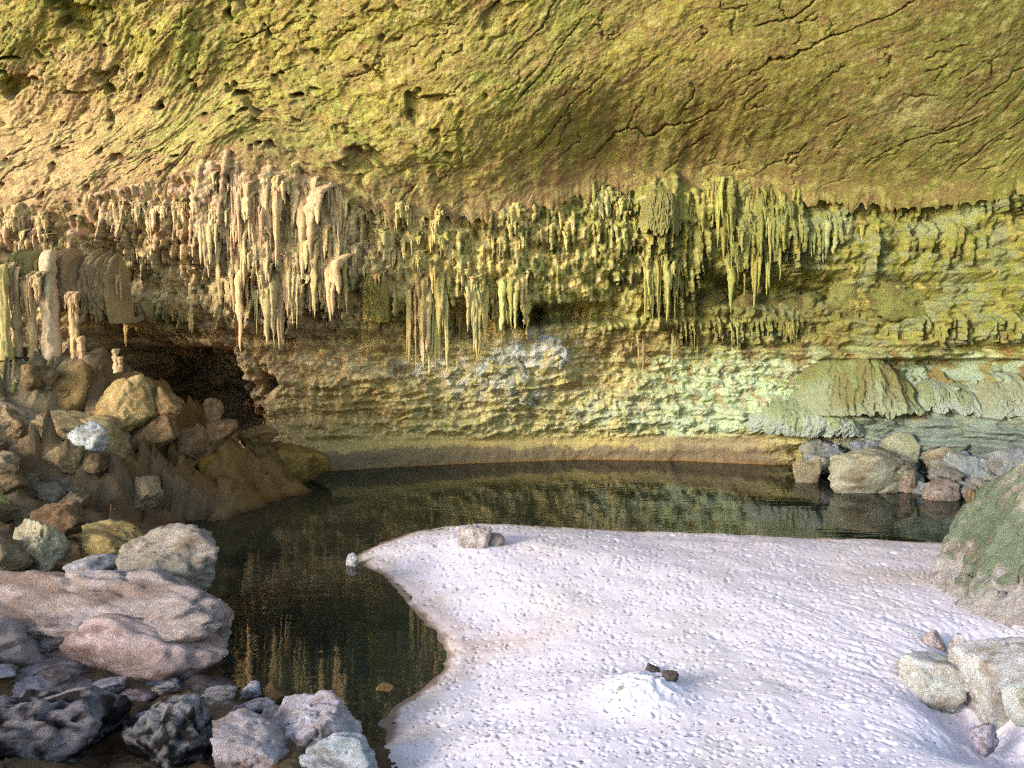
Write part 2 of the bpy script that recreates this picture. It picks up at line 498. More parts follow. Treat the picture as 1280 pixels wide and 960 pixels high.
wc = paint(WU, WV, GX, GZ)
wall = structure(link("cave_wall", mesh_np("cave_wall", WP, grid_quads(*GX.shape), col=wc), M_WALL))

# ------------------------------------------------------------------ ceiling
cx = np.concatenate([np.linspace(-17, -13.6, 40, endpoint=False), np.linspace(-13.6, 14.6, 880), np.linspace(14.65, 19, 40)])
ct = np.concatenate([np.linspace(-0.25, 6.6, 270), np.linspace(6.65, 15, 40)])
CXg, CT = np.meshgrid(cx, ct)
# the line where the ceiling meets the stalactite storey
jy = wall_y(cx) - 2.5
jyn = np.minimum(jy, 26.2)
jv0 = np.interp(CX + F_PX * cx / jyn, JU, JV)
kk = np.hanning(9); kk /= kk.sum()
jv0 = np.convolve(np.pad(jv0, 4, mode='edge'), kk, mode='valid')
jv0 = jv0 + 5 * fbm(cx * 1.7, 3.3, 1.0, 3) + 3
JP = at(CX + F_PX * cx / jyn, jv0, jyn)
jz = JP[:, 2]
jzs = np.convolve(np.pad(jz, 100, mode='edge'), np.hanning(201) / np.hanning(201).sum(), mode='valid')
ang = np.radians(np.interp(ct, [-1, 0, 2, 7, 15], [72, 70, 66, 56, 16]))
stp = np.gradient(ct)
py = np.cumsum(-np.cos(ang) * stp); pz = np.cumsum(np.sin(ang) * stp)
k0 = np.argmin(np.abs(ct)); py -= py[k0]; pz -= pz[k0]
bl = sstep(0, 3.0, CT)
CYb = jyn[None, :] * (1 - bl) + bl * (24.2 - .10 * cx[None, :]) + py[:, None]
CZb = (jz[None, :] * (1 - bl) + jzs[None, :] * bl) + pz[:, None]
nY, nZ = -np.sin(ang)[:, None], -np.cos(ang)[:, None]
X, T = CXg, CT
sx, stt = X * .82 + T * .57, -X * .57 + T * .82         # bedding strikes up to the right
wob = fbm(X * .35, T * .35, 2.2, 3)
left = sstep(4, -9, X)
rgh = .30 + .62 * left
H = .12 * fbm(X * .22, T * .3, 6.1, 3)
lay = .5 + .5 * fbm(sx * .26 + .2 * wob, stt * .75 + .35 * wob, 3.7, 6, .5)
H = H + .52 * rgh * (terrace(lay, 9, .09) * .85 + lay * .15)
lay2 = .5 + .5 * fbm(sx * .9 + .4 * wob, stt * 1.9 + .4 * wob, 13.7, 5, .55)
H = H + .13 * rgh * (terrace(lay2, 6, .16) * .85 + lay2 * .15)
H = H + .03 * rgh * ridged(sx * 2.0, stt * 4.0, 5.5, 4, .6) + .022 * fbm(X * 7, T * 8, 5.5, 4, .7)
cr = perlin(sx * .16 + .2 * wob, stt * .8 + .3 * wob, 41.2) + .07 * fbm(X * 1.8, T * 1.8, 8, 5, .6)
H = H - .16 * np.exp(-(cr / .012) ** 2) * sstep(-.05, .2, perlin(X * .4, T * .4, 77.0))
cr = perlin(sx * .8 + .8 * wob, stt * 1.9, 141.2) + .2 * fbm(X * 3.8, T * 3.8, 8, 3)
H = H - .10 * np.exp(-(cr / .03) ** 2) * sstep(.0, .25, perlin(X * .9, T * .9, 97.0))
pit = fbm(X * .9 + .5 * wob, T * 1.2, 55.5, 3)
H = H - left * .45 * sstep(.50, .64, pit) - .2 * sstep(.56, .68, fbm(X * 2.3, T * 2.6, 65.5, 2)) * left
H = H - np.mean(H[:, 300:700])
edge = sstep(-.3, 1.0, CT)
H = H * (0.35 + .65 * edge)
CP = np.stack([CXg + 0 * CT, CYb + H * nY, CZb + H * nZ], -1)
hem = np.clip(np.abs(perlin(cxs := CXg * 2.6, 1.5, 2.0)) * .9 + np.abs(perlin(cxs * 2.7, 4.5, 2.0)) * .6 - .25, 0, 1)
CP[..., 2] -= .55 * hem * sstep(.35, -.25, CT)
CU, CV = proj(CP)


def paint_ceiling(U, V, X, T):
    n1 = fbm(X * .35, T * .5, 23.3, 4); n2 = fbm(X * 1.0, T * 1.4, 29.1, 5, .6); n3 = fbm(X * 3.4, T * 4.2, 39.1, 4, .65)
    c = np.broadcast_to(lin((164, 156, 74)), U.shape + (3,)).copy()
    c = mixc(c, (146, 152, 70), sstep(-.12, .08, n1 * .6 + n2 * .4 + .35 * n3) * .8)
    c = mixc(c, (182, 158, 100), sstep(.12, .28, n2 + .4 * n3) * .5)
    c = mixc(c, (172, 140, 102), sstep(1.2, .1, T + n2 * 1.2 + .5 * n3) * .7)
    c = mixc(c, (204, 170, 126), sstep(360, 60, U + 90 * n1 + 60 * n3) * sstep(40, 140, V + 60 * n2) * .7)
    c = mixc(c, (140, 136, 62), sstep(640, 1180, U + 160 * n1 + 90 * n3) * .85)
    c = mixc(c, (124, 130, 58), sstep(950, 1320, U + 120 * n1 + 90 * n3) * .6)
    c = mixc(c, (204, 198, 134), blob(U + 30 * n3, V + 20 * n3, 1130, 140, 50, 26) * .7)
    c = mixc(c, (214, 200, 126), sstep(.20, .34, n3) * .4)
    c = mixc(c, (134, 104, 66), sstep(.18, .36, -n3) * .5)
    c = mixc(c, (166, 128, 92), sstep(.05, .3, fbm(X * .8 + .6 * T, T * 1.6 - .5 * X, 83.0, 5, .6)) * .3)
    c = c * (1 - .34 * sstep(450, 1150, U + 120 * n1))[..., None]  # right of the ceiling darkened in colour in place of fading light
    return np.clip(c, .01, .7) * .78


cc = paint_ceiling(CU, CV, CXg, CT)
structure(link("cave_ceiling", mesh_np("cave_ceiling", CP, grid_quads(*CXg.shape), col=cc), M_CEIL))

# ------------------------------------------------------------------ sand bank
SHORE = [(437, 701), (455, 688), (480, 677), (520, 664), (560, 657), (600, 655), (640, 655), (720, 660), (800, 664), (880, 667), (1000, 671),
         (1100, 675), (1195, 679), (1330, 684)]
NEAR = [(458, 960), (466, 936), (488, 915), (472, 904), (492, 884), (522, 864), (550, 842), (559, 820), (546, 792), (522, 770), (503, 746), (482, 722), (456, 708)]
sp = [tuple(at_z(u, v, 0.0)[:2]) for u, v in SHORE]
npt = [tuple(at_z(u, v, 0.0)[:2]) for u, v in NEAR]
poly = np.array(sp + [(22, 17.5), (22, 2), (-1.9, 2), (-1.75, 8.6)] + npt)


def resample(poly, n=1600):
    p = np.vstack([poly, poly[:1]])
    d = np.concatenate([[0], np.cumsum(np.linalg.norm(np.diff(p, axis=0), axis=1))])
    s = np.linspace(0, d[-1], n, endpoint=False)
    return np.stack([np.interp(s, d, p[:, 0]), np.interp(s, d, p[:, 1])], -1)


def inside(poly, X, Y):
    c = np.zeros(X.shape, bool)
    n = len(poly)
    for i in range(n):
        x1, y1 = poly[i]; x2, y2 = poly[(i + 1) % n]
        if y1 == y2:
            continue
        cond = ((y1 > Y) != (y2 > Y)) & (X < (x2 - x1) * (Y - y1) / (y2 - y1) + x1)
        c ^= cond
    return c


def sdist(poly, X, Y):
    """signed distance to the outline, worked out on a coarse lattice and interpolated"""
    lx = np.arange(X.min() - .3, X.max() + .35, .12); ly = np.arange(Y.min() - .3, Y.max() + .35, .12)
    gx, gy = np.meshgrid(lx, ly)
    r = resample(poly, 1500)
    best = np.full(gx.shape, 1e9)
    for k in range(0, len(r), 50):
        ch = r[k:k + 50]
        d = (gx[..., None] - ch[:, 0]) ** 2 + (gy[..., None] - ch[:, 1]) ** 2
        best = np.minimum(best, d.min(-1))
    best = np.sqrt(best) * np.where(inside(poly, gx, gy), 1, -1)
    fi = (Y - ly[0]) / .12; fj = (X - lx[0]) / .12
    i = np.clip(fi.astype(int), 0, len(ly) - 2); j = np.clip(fj.astype(int), 0, len(lx) - 2)
    a, b = fi - i, fj - j
    return (best[i, j] * (1 - b) + best[i, j + 1] * b) * (1 - a) + (best[i + 1, j] * (1 - b) + best[i + 1, j + 1] * b) * a


def rgrid(y0, y1, n, p=1.0):
    """rows that widen with distance as the ground recedes"""
    t = np.linspace(0, 1, n)
    return 1 / ((1 - t) / y0 + t / y1)


sy_ = np.concatenate([np.linspace(3, 7.6, 24, endpoint=False), rgrid(7.6, 20.6, 430)])
ss_ = np.concatenate([np.linspace(-.46, 1.08, 900), np.linspace(1.1, 2.2, 30)])
SS, SY = np.meshgrid(ss_, sy_)
SX = SS * (.60 * SY + 1.0)
SD = sdist(poly, SX + .06 * fbm(SX * 2.2, SY * 2.2, 3, 3), SY + .06 * fbm(SX * 2.2, SY * 2.2, 13, 3))
SZ0 = np.where(SD > 0, .05 * sstep(0, .3, SD) + .27 * sstep(.1, 2.2, SD) + .22 * sstep(1, 5, SD), .28 * SD - .35 * np.maximum(-SD - .5, 0))
SZ0 = SZ0 + np.where(SD > .1, .05 * fbm(SX * .5, SY * .5, 8, 3) + .012 * fbm(SX * 1.7, SY * 1.7, 4, 3), 0)
# steep little bank over the bay and the slope up to the right-hand boulders
SZ0 = SZ0 + sstep(9.0, 3.0, SY) * .5
SZ = SZ0.copy()


def sand_at(u, v, z=.4):
    for _ in range(6):
        p = at_z(u, v, z)
        i = int(np.clip(np.searchsorted(sy_, p[1]), 0, len(sy_) - 1)); j = int(np.clip(np.searchsorted(ss_, p[0] / (.60 * p[1] + 1.0)), 0, len(ss_) - 1))
        z = SZ0[i, j]
    return at_z(u, v, z)


# trodden dents, thousands of them
drng = np.random.default_rng(5)
nd = 11500
dx_ = drng.uniform(-4, 12.5, nd); dy_ = 1 / drng.uniform(1 / 20.0, 1 / 7.2, nd)
for x0, y0 in zip(dx_, dy_):
    big = drng.random() < .08
    a = drng.uniform(.020, .036) * (1.6 if big else 1) * (0.6 + y0 / 26)
    b = a * drng.uniform(.45, .9)
    dep = a * drng.uniform(.4, .9)
    th = drng.normal(-.3, .7)
    i0, i1 = np.searchsorted(sy_, [y0 - 2.4 * a, y0 + 2.4 * a]); w_ = .60 * y0 + 1.0
    j0, j1 = np.searchsorted(ss_, [(x0 - 2.6 * a) / w_, (x0 + 2.6 * a) / w_])
    if i1 - i0 < 1 or j1 - j0 < 1:
        continue
    X_, Y_ = SX[i0:i1, j0:j1] - x0, SY[i0:i1, j0:j1] - y0
    p = (X_ * math.cos(th) + Y_ * math.sin(th)) / a; q = (-X_ * math.sin(th) + Y_ * math.cos(th)) / b
    r2 = p * p + q * q
    SZ[i0:i1, j0:j1] += np.where(SD[i0:i1, j0:j1] > .12, dep * (-np.exp(-(r2 ** 1.5)) + .10 * np.exp(-(np.sqrt(r2) - 1.5) ** 2 * 4)), 0)
# wind-and-water ribs near the right boulders
sb = at_z(1130, 830, .4)
rib = np.exp(-((SX - sb[0]) / 1.9) ** 2 - ((SY - sb[1]) / 2.4) ** 2)
ph = (SX * .75 + SY * .66) * 20 + 3.0 * fbm(SX * 1.1, SY * 1.1, 71, 2)
rp = ridged(SX * 3.6 + SY * 3.0, -SX * 1.1 + SY * 1.3, 4, 3)
SZ = SZ + rib * .016 * rp
SZ = SZ + np.where(SD > .05, .004 * fbm(SX * 9, SY * 9, 2, 2), 0)
# the crusted mound, the hump round the half-buried rock, the hollow under the slabs
def mound(u, v, h, rx, ry, rough=0.0):
    global SZ
    p = sand_at(u, v)
    g = np.exp(-np.abs((SX - p[0]) / rx) ** 2.4 - np.abs((SY - p[1]) / ry) ** 2.4)
    SZ = SZ + g * h * (1 + rough * ridged(SX * 5, SY * 4, 6, 3))
mound(805, 868, .17, .42, .5, .25)
mound(830, 845, -.05, .14, .12, .2)
mound(585, 684, .10, .5, .7)
mound(1215, 880, -.45, .45, .5, .1)
mound(1260, 925, -.4, .6, .4, .1)
mound(1240, 810, -.25, .6, .5, .1)
sc_ = np.broadcast_to(lin((236, 222, 226)), SX.shape + (3,)).copy()
sn = fbm(SX * .6, SY * .6, 91, 4); sn2 = fbm(SX * 2.2, SY * 2.2, 95, 3)
sc_ = mixc(sc_, (228, 214, 206), sstep(.05, .4, sn) * .5)
sc_ = mixc(sc_, (200, 176, 160), np.clip(sstep(.7, .2, SD + .25 * sn2), 0, 1) * .6)
sc_ = mixc(sc_, (120, 92, 66), sstep(.20, .04, SD + .10 * sn2) * .85)
for (u, v, r, k) in ((610, 806, .45, (214, 184, 168)), (1120, 720, .6, (206, 184, 168))):
    p = sand_at(u, v); sc_ = mixc(sc_, k, .6 * np.exp(-((SX - p[0]) / (r * 2)) ** 2 - ((SY - p[1]) / r) ** 2))
p = sand_at(795, 872); sc_ = mixc(sc_, (232, 230, 228), .6 * np.exp(-((SX - p[0]) / .38) ** 4 - ((SY - p[1]) / .5) ** 4))
structure(link("sand_bank", mesh_np("sand_bank", np.stack([SX, SY, SZ], -1), grid_quads(*SX.shape), col=np.clip(sc_ * .72, 0, .82)), M_SAND))


# ------------------------------------------------------------------ left bank
def C(u, v, Y=None, z=None):
    return at(u, v, Y) if Y is not None else at_z(u, v, z)


bank_pts = [C(*a) for a in [
    # foot of the rubble and the shore of the foreground bank
    (340, 602, None, -.1), (300, 620, None, -.1), (240, 632, None, -.1), (190, 642, None, -.1), (165, 648, None, -.1), (205, 668, None, -.15),
    (255, 690, None, -.15), (280, 720, None, -.15), (318, 770, None, -.15), (305, 810, None, -.15), (300, 850, None, -.15), (330, 868, None, -.05),
    (370, 878, None, -.05), (440, 903, None, -.1), (470, 918, None, -.1),
    (420, 790, None, -.8), (400, 700, None, -1.2), (330, 660, None, -1.4), (430, 850, None, -.6),
    # foreground bank
    (100, 690, None, .25), (0, 690, None, .45), (-120, 690, None, .8), (40, 740, None, .4), (150, 760, None, .3), (0, 800, None, .35), (-150, 800, None, 1.0),
    (120, 868, None, .15), (0, 880, None, .25), (220, 880, None, .1), (60, 930, None, .0), (200, 940, None, .05), (330, 920, None, .2), (400, 945, None, .22),
    (330, 960, None, .2), (100, 1000, None, .3), (-200, 960, None, 1.0), (250, 1050, None, .6), (420, 1050, None, .35),
    # dark slope and rubble heap
    (60, 640, None, .55), (0, 640, None, .8), (-150, 640, None, 1.2), (120, 630, None, .3), (20, 600, 18.0), (110, 605, 18.8), (150, 600, 19.3),
    (0, 560, 18.8), (100, 560, 19.4), (60, 500, 20.4), (0, 490, 20.0), (130, 500, 20.6), (0, 450, 21.2), (60, 446, 21.4), (110, 455, 21.5), (150, 472, 21.6),
    (190, 480, 21.8), (180, 545, 20.6), (230, 508, 22.0), (215, 575, 20.9), (270, 530, 22.3), (260, 590, 21.6), (300, 548, 22.8), (310, 600, 22.4), (335, 575, 23.4),
    (-100, 450, 20.8), (-100, 540, 18.6), (-200, 600, 17.5)]]
bank_pts += [np.array(p, float) for p in [(-9.5, 24.4, 1.8), (-12, 24, 3.0), (-7.5, 24.6, .4), (-15, 24, 3.4), (-6.2, 24.6, -.2), (-15, 6, 1.5), (-15, 14, 2.0), (-4, 5.4, 1.0), (-1.2, 5.6, .8)]]
bank_pts = np.array(bank_pts)


def rbf(px, py, pz, X, Y):
    d = np.sqrt((px[:, None] - px[None]) ** 2 + (py[:, None] - py[None]) ** 2)
    A = np.block([[d, np.stack([np.ones_like(px), px, py], 1)], [np.stack([np.ones_like(px), px, py]), np.zeros((3, 3))]])
    A[:len(px), :len(px)] -= np.eye(len(px)) * .03
    w = np.linalg.solve(A, np.concatenate([pz, np.zeros(3)]))
    out = w[-3] + w[-2] * X + w[-1] * Y
    for k in range(len(px)):
        out = out + w[k] * np.sqrt((X - px[k]) ** 2 + (Y - py[k]) ** 2)
    return out


by_ = rgrid(6.0, 25.2, 330); bx_ = np.linspace(-15.5, -0.6, 330)
BX, BY = np.meshgrid(bx_, by_)
BZ = rbf(bank_pts[:, 0], bank_pts[:, 1], bank_pts[:, 2], BX, BY)
BZs = BZ.copy()
back = sstep(16.5, 19, BY)
BZ = BZ + (.10 + .12 * back) * fbm(BX * 1.1, BY * 1.1, 33, 3) + .03 * ridged(BX * 3, BY * 3, 37, 3) + .025 * fbm(BX * 9, BY * 9, 39, 3)
brng = np.random.default_rng(31)
for (cell, amp, til) in ((1.2, .18, .25), (.55, .07, .3)):
    pts = np.stack([brng.uniform(-15.5, -.6, int(280 / cell ** 2)), brng.uniform(6, 25.2, int(280 / cell ** 2))], -1)
    hh = brng.uniform(-1, 1, len(pts)) * amp; tl = brng.normal(0, til, (len(pts), 2))
    qx = BX + .16 * cell * fbm(BX * 2.5, BY * 2.5, 3, 3); qy = BY + .16 * cell * fbm(BX * 2.5, BY * 2.5, 23, 3)
    best = np.full(BX.shape, 1e9); off = np.zeros(BX.shape)
    for (px_, py_), h_, t_ in zip(pts, hh, tl):
        i0, i1 = np.searchsorted(by_, [py_ - 1.6 * cell, py_ + 1.6 * cell]); j0, j1 = np.searchsorted(bx_, [px_ - 1.6 * cell, px_ + 1.6 * cell])
        ddx, ddy = qx[i0:i1, j0:j1] - px_, qy[i0:i1, j0:j1] - py_
        dd = np.abs(ddx) ** 1.6 + np.abs(ddy) ** 1.6
        w = dd < best[i0:i1, j0:j1]
        best[i0:i1, j0:j1][w] = dd[w]
        off[i0:i1, j0:j1][w] = (h_ + t_[0] * ddx + t_[1] * ddy)[w]
    BZ = BZ + off * (.35 + .65 * back) * sstep(-.1, .5, BZs)
BZ = np.where(BX > -1.6, np.minimum(BZ, .06), BZ)
bn = fbm(BX * .9, BY * .9, 55, 4)
bc = np.broadcast_to(lin((136, 112, 82)), BX.shape + (3,)).copy()
bc = mixc(bc, (120, 88, 54), sstep(-.1, .3, bn) * .7)
bc = mixc(bc, (150, 112, 52), sstep(20, 21.5, BY) * sstep(-10.5, -9, BX) * .7)
bc = mixc(bc, (166, 150, 110), sstep(18.5, 20, BY) * sstep(-9.5, -11, BX) * .6)
bc = mixc(bc, (92, 62, 34), sstep(.15, .0, BZ) * .8)
BUV = proj(np.stack([BX, BY, BZ], -1))
structure(link("left_bank", mesh_np("left_bank", np.stack([BX, BY, BZ], -1), grid_quads(*BX.shape), col=np.clip(bc * .75, 0.005, .6)), M_BANK))

# ------------------------------------------------------------------ floor beyond and below, water
gx_ = np.concatenate([np.linspace(-300, -30, 20, endpoint=False), np.linspace(-30, 30, 121), np.linspace(36, 300, 20)])
gy_ = np.concatenate([np.linspace(-300, -20, 20, endpoint=False), np.linspace(-20, 34, 109), np.linspace(40, 120, 10)])
FX, FY = np.meshgrid(gx_, gy_)
FZ = np.full(FX.shape, -2.6)
FZ = np.maximum(FZ, -2.6 + 2.55 * sstep(7.5, 5.0, FY))
FZ = np.where(FY < 5.2, np.maximum(FZ, 3.35 * sstep(5.2, 1.2, FY) * np.exp(-((FX) / 9) ** 2) + .2), FZ)
FZ = np.where((FX < -15) & (FY > 5), np.maximum(FZ, 0.9 + .05 * (-15 - FX).clip(0, 8)), FZ)
FZ = np.where((FX > 19) & (FY > 5), np.maximum(FZ, 0.5), FZ)
FZ = FZ + .12 * fbm(FX * .4, FY * .4, 61, 3)
fc = np.broadcast_to(lin((120, 104, 78)) * .8, FX.shape + (3,)).copy()
fc = mixc(fc, (86, 74, 44), sstep(-.8, -2, FZ))
structure(link("cave_floor", mesh_np("cave_floor", np.stack([FX, FY, FZ], -1), grid_quads(*FX.shape), col=fc), M_GROUND))

wv = np.array([(x, y, z) for z in (0.0, -3.6) for (x, y) in ((-15, 6.2), (18.5, 6.2), (18.5, 30.5), (-15, 30.5))], float)
wq = [(0, 1, 2, 3), (7, 6, 5, 4), (0, 4, 5, 1), (1, 5, 6, 2), (2, 6, 7, 3), (3, 7, 4, 0)]
structure(link("pool_water", mesh_np("pool_water", wv, wq, smooth=False), M_WATER))

# ------------------------------------------------------------------ stalactite shapes
def tube(cx_, cy_, r, z, seg=12, flute=.12, ph=0.0, k=5, seed=0):
    """closed fluted tube through rings; ends collapse to points"""
    n = len(z)
    th = np.linspace(0, 2 * np.pi, seg, endpoint=False)
    nz_ = fbm(np.cos(th)[None, :] * 1.3 + seed, np.sin(th)[None, :] * 1.3, np.asarray(z)[:, None] * 5 + seed, 3)
    rad = np.asarray(r)[:, None] * (1 + flute * np.cos(k * th + ph)[None, :] + .42 * nz_)
    V = np.stack([np.asarray(cx_)[:, None] + rad * np.cos(th), np.asarray(cy_)[:, None] + rad * np.sin(th), np.broadcast_to(np.asarray(z)[:, None], rad.shape)], -1).reshape(-1, 3)
    i = np.arange(n * seg).reshape(n, seg)
    q = np.stack([i[:-1], i[1:], np.roll(i[1:], -1, 1), np.roll(i[:-1], -1, 1)], -1).reshape(-1, 4)
    return V, q


def join(parts):
    vs, qs, o = [], [], 0
    for v, q in parts:
        vs.append(v); qs.append(q + o); o += len(v)
    return np.concatenate(vs), np.concatenate(qs)


def stalactite_mesh(seed):
    r = np.random.default_rng(100 + seed)
    parts = []
    nsub = 1 if seed % 4 == 1 else int(r.integers(3, 8))
    for s in range(nsub):
        L_ = 1.0 if s == 0 else r.uniform(.3, .95)
        ox, oy = (0, 0) if s == 0 else ((-1) ** s * (s + 1) // 2 * r.uniform(.5, .95), r.uniform(-.25, .45))
        R_ = .85 if s == 0 else r.uniform(.4, .9)
        t = np.linspace(0, 1, 22)
        p = r.uniform(.3, .8)
        prof = (1 - t ** r.uniform(1.3, 3.0)) ** p * (1 - .35 * t) * (1 + .35 * np.exp(-t * 9))
        prof = prof * (1 + .16 * np.sin(t * r.uniform(9, 22) + r.uniform(0, 6)) + .13 * np.sin(t * r.uniform(30, 50)) + r.normal(0, .07, 22))
        if r.random() < .4:                                                   # snapped-off end
            prof = prof * .8 + .28 * (1 - t)
        prof = np.maximum(prof, .03); prof[-1] = .004
        wx_ = .5 * np.cumsum(r.normal(0, .14, 22)) * t; wy_ = .35 * np.cumsum(r.normal(0, .12, 22)) * t
        wy_ = wy_ + 3.0 * np.clip(1 - t / .3, 0, 1) ** 1.4                  # the root leans back into the rock
        parts.append(tube(ox + wx_, oy + wy_, R_ * prof, -t * L_, seg=11, flute=r.uniform(.05, .18), ph=r.uniform(0, 6), k=int(r.integers(3, 6)), seed=seed + s * .37))
    v, q = join(parts)
    me = mesh_np("stalactite", v, q)
    me.materials.append(M_STAL)
    return me


STAL = [stalactite_mesh(s) for s in range(24)]


def column_mesh(seed, waist=.75):
    r = np.random.default_rng(300 + seed)
    t = np.linspace(0, 1, 40)
    prof = (.35 + .65 * np.clip(t / .14, 0, 1) ** .5) * waist + (1 - waist) * (np.exp(-t * 6) + np.exp(-(1 - t) * 7)) + .10 * np.sin(t * 17 + seed) + .05 * np.sin(t * 41)
    wx_ = .25 * np.cumsum(r.normal(0, .1, 40))
    v, q = tube(wx_, .7 * np.clip(1 - t / .12, 0, 1) ** 1.5, prof, -t, seg=18, flute=.08, ph=seed, k=6, seed=seed)
    me = mesh_np("column", v, q); me.materials.append(M_STAL)
    return me


def wall_hit(u, v):
    """photo pixel -> world point on the finished wall"""
    w = (WU - u) ** 2 + (WV - v) ** 2
    i, j = np.unravel_index(np.argmin(w[::2, ::2]), w[::2, ::2].shape)
    return WP[::2, ::2][i, j]


jit = np.random.default_rng(12)


def tint_at(u, v, p, var=.16):
    c = np.mean(paint(np.full(5, float(u)), np.full(5, float(v)), p[0] + np.linspace(-.1, .1, 5), p[2] - np.linspace(0, .6, 5)), 0) * 1.04
    k = 1 + jit.normal(0, var * .6)
    return np.clip(c * k * (1 + jit.normal(0, .05, 3)), .02, .7)


def hang(parent, base, u, vt, vb, R, fwd=0.0, Y=None, color=None, name="stalactite", me=None):
    """one stalactite, hung plumb from the wall or ceiling point behind pixel (u, vt)"""
    if Y is None:
        p = wall_hit(u, vt + 3)
        Y = p[1] + jit.uniform(-.06, .14) - fwd * .5
    top = at(u, vt, Y)
    bot = at(u, vb, Y)
    L_ = top[2] - bot[2]
    r = R * Y_PX(Y) * float(jit.choice([.4, .55, .7, .9, 1.25], p=[.2, .3, .25, .15, .1]))
    me = me or STAL[int(jit.integers(0, len(STAL)))]
    o = link(name, me, None, parent, color if color is not None else tint_at(u, (vt + vb) / 2, top))
    o.location = (top[0] - base[0], top[1] - base[1], top[2] + .04 * L_ - base[2])
    o.scale = (r, r * jit.uniform(.8, 1.1), L_ * 1.04)
    o.rotation_euler = (jit.normal(0, .015), jit.normal(0, .018), jit.uniform(-.6, .6) if me in STAL else 0)
    return o


def Y_PX(Y):
    return Y / F_PX


def cluster(name, label, cat, items, rand, group=None, fwd=0.05):
    """a fused bunch of stalactites: explicit ones, then random ones inside boxes"""
    us = [i[0] for i in items] or [(r[0] + r[1]) / 2 for r in rand]
    vs = [i[1] for i in items] or [r[2][0] for r in rand]
    base = wall_hit(float(np.mean(us)), float(np.min(vs)) + 4)
    e = empty(name, base)
    tag(e, label, cat, group)
    for (u, vt, vb, R) in items:
        hang(e, base, u, vt, vb, R, fwd)
    for (a, b, tp, bt, cnt, rr) in rand:
        for _ in range(cnt):
            u = jit.uniform(a, b); vt = jit.uniform(*tp); vt = max(vt, np.interp(u, JU, JV) + 1)
            if gap(u, vt):
                continue
            vb = vt + jit.uniform(*bt) * jit.choice([.3, .45, .65, .95], p=[.3, .3, .25, .15])
            hang(e, base, u, vt, vb, jit.uniform(*rr), fwd)
    return e


SG = "stalactite bunches along the back wall"
cluster("stalactite_curtain", "tallest curtain of fused tan stalactites under the highest arch of the ceiling edge", "stalactites",
        [(298, 325, 441, 6), (320, 345, 420, 6), (333, 338, 430, 6), (340, 345, 437, 6), (346, 330, 437, 7), (352, 345, 433, 5), (362, 300, 408, 7), (376, 228, 350, 9),
         (386, 232, 335, 10), (391, 300, 398, 7), (401, 240, 352, 9), (371, 330, 412, 5), (409, 320, 402, 6), (418, 258, 372, 9), (428, 300, 394, 7), (310, 222, 305, 7),
         (296, 225, 312, 6), (331, 212, 325, 7), (346, 224, 335, 8), (262, 252, 332, 6), (254, 262, 338, 5), (281, 248, 318, 6), (270, 300, 382, 5), (288, 330, 392, 5), (322, 260, 350, 7)],
        [(258, 432, (206, 300), (40, 95), 142, (3, 6)), (290, 432, (310, 355), (30, 65), 60, (3, 5.5)), (285, 300, (360, 372), (20, 34), 6, (3, 4))], SG)
cluster("stalactite_fringe", "short stalactite fringe between the upper left arch and the rust canopy drapery", "stalactites",
        [(185, 262, 308, 4), (187, 258, 312, 3), (152, 308, 330, 3), (158, 306, 332, 3), (164, 308, 333, 3), (170, 306, 328, 3)],
        [(140, 250, (250, 262), (14, 40), 67, (2.2, 4))], SG)
cluster("stalactite_fringe", "pinkish stalactite tuft above the pale column and mossy stub columns", "stalactites", [],
        [(-15, 58, (260, 290), (18, 46), 51, (2.6, 5)), (20, 70, (290, 305), (14, 24), 12, (2.5, 4))], SG)
cluster("stalactite_group", "yellowish long-legged stalactite group right of the small shield-shaped flowstone", "stalactites",
        [(511, 345, 458, 5), (519, 350, 472, 4), (527, 345, 462, 6), (536, 350, 470, 5), (545, 345, 462, 6), (555, 350, 472, 6), (530, 335, 430, 9), (548, 335, 420, 9)],
        [(505, 560, (330, 370), (40, 85), 18, (3, 5.5))], SG, .15)
cluster("stalactite_group", "narrow stalactite bundle with a twisted foot left of the dark wall opening", "stalactites",
        [(594, 350, 452, 7), (600, 360, 445, 6), (606, 350, 430, 6), (629, 340, 414, 6), (637, 338, 412, 8), (644, 345, 412, 5), (574, 385, 424, 3), (616, 360, 400, 5), (651, 350, 390, 4)],
        [(575, 655, (318, 350), (30, 60), 18, (3, 6))], SG, .12)
cluster("stalactite_fringe", "ragged yellow fringe of small stalactites along the middle of the back wall", "stalactites", [],
        [(432, 650, (250, 290), (14, 42), 105, (2.4, 4.6)), (440, 660, (290, 345), (14, 44), 105, (2.4, 4.6))], SG)
cluster("stalactite_fringe", "sparse olive stalactite fringe left of the round mossy cushion", "stalactites",
        [(760, 228, 292, 5), (752, 232, 275, 5), (768, 226, 270, 4), (742, 236, 268, 4)],
        [(650, 800, (228, 300), (10, 34), 75, (2.0, 4))], SG)
cluster("stalactite_curtain", "mossy green stalactite curtain over the row of rounded knobs", "stalactites",
        [(905, 222, 330, 9), (897, 224, 310, 7), (915, 240, 345, 6), (925, 250, 352, 6), (940, 232, 330, 6), (952, 230, 320, 6), (966, 232, 318, 6), (978, 232, 300, 6), (992, 232, 276, 6),
         (880, 232, 290, 6), (868, 236, 280, 6), (858, 230, 284, 6), (932, 305, 372, 6), (945, 305, 385, 6), (960, 300, 370, 5), (915, 320, 392, 6), (975, 300, 352, 6)],
        [(850, 1000, (224, 290), (24, 66), 105, (2.6, 5.2)), (895, 1000, (300, 330), (20, 48), 36, (3, 5))], SG)
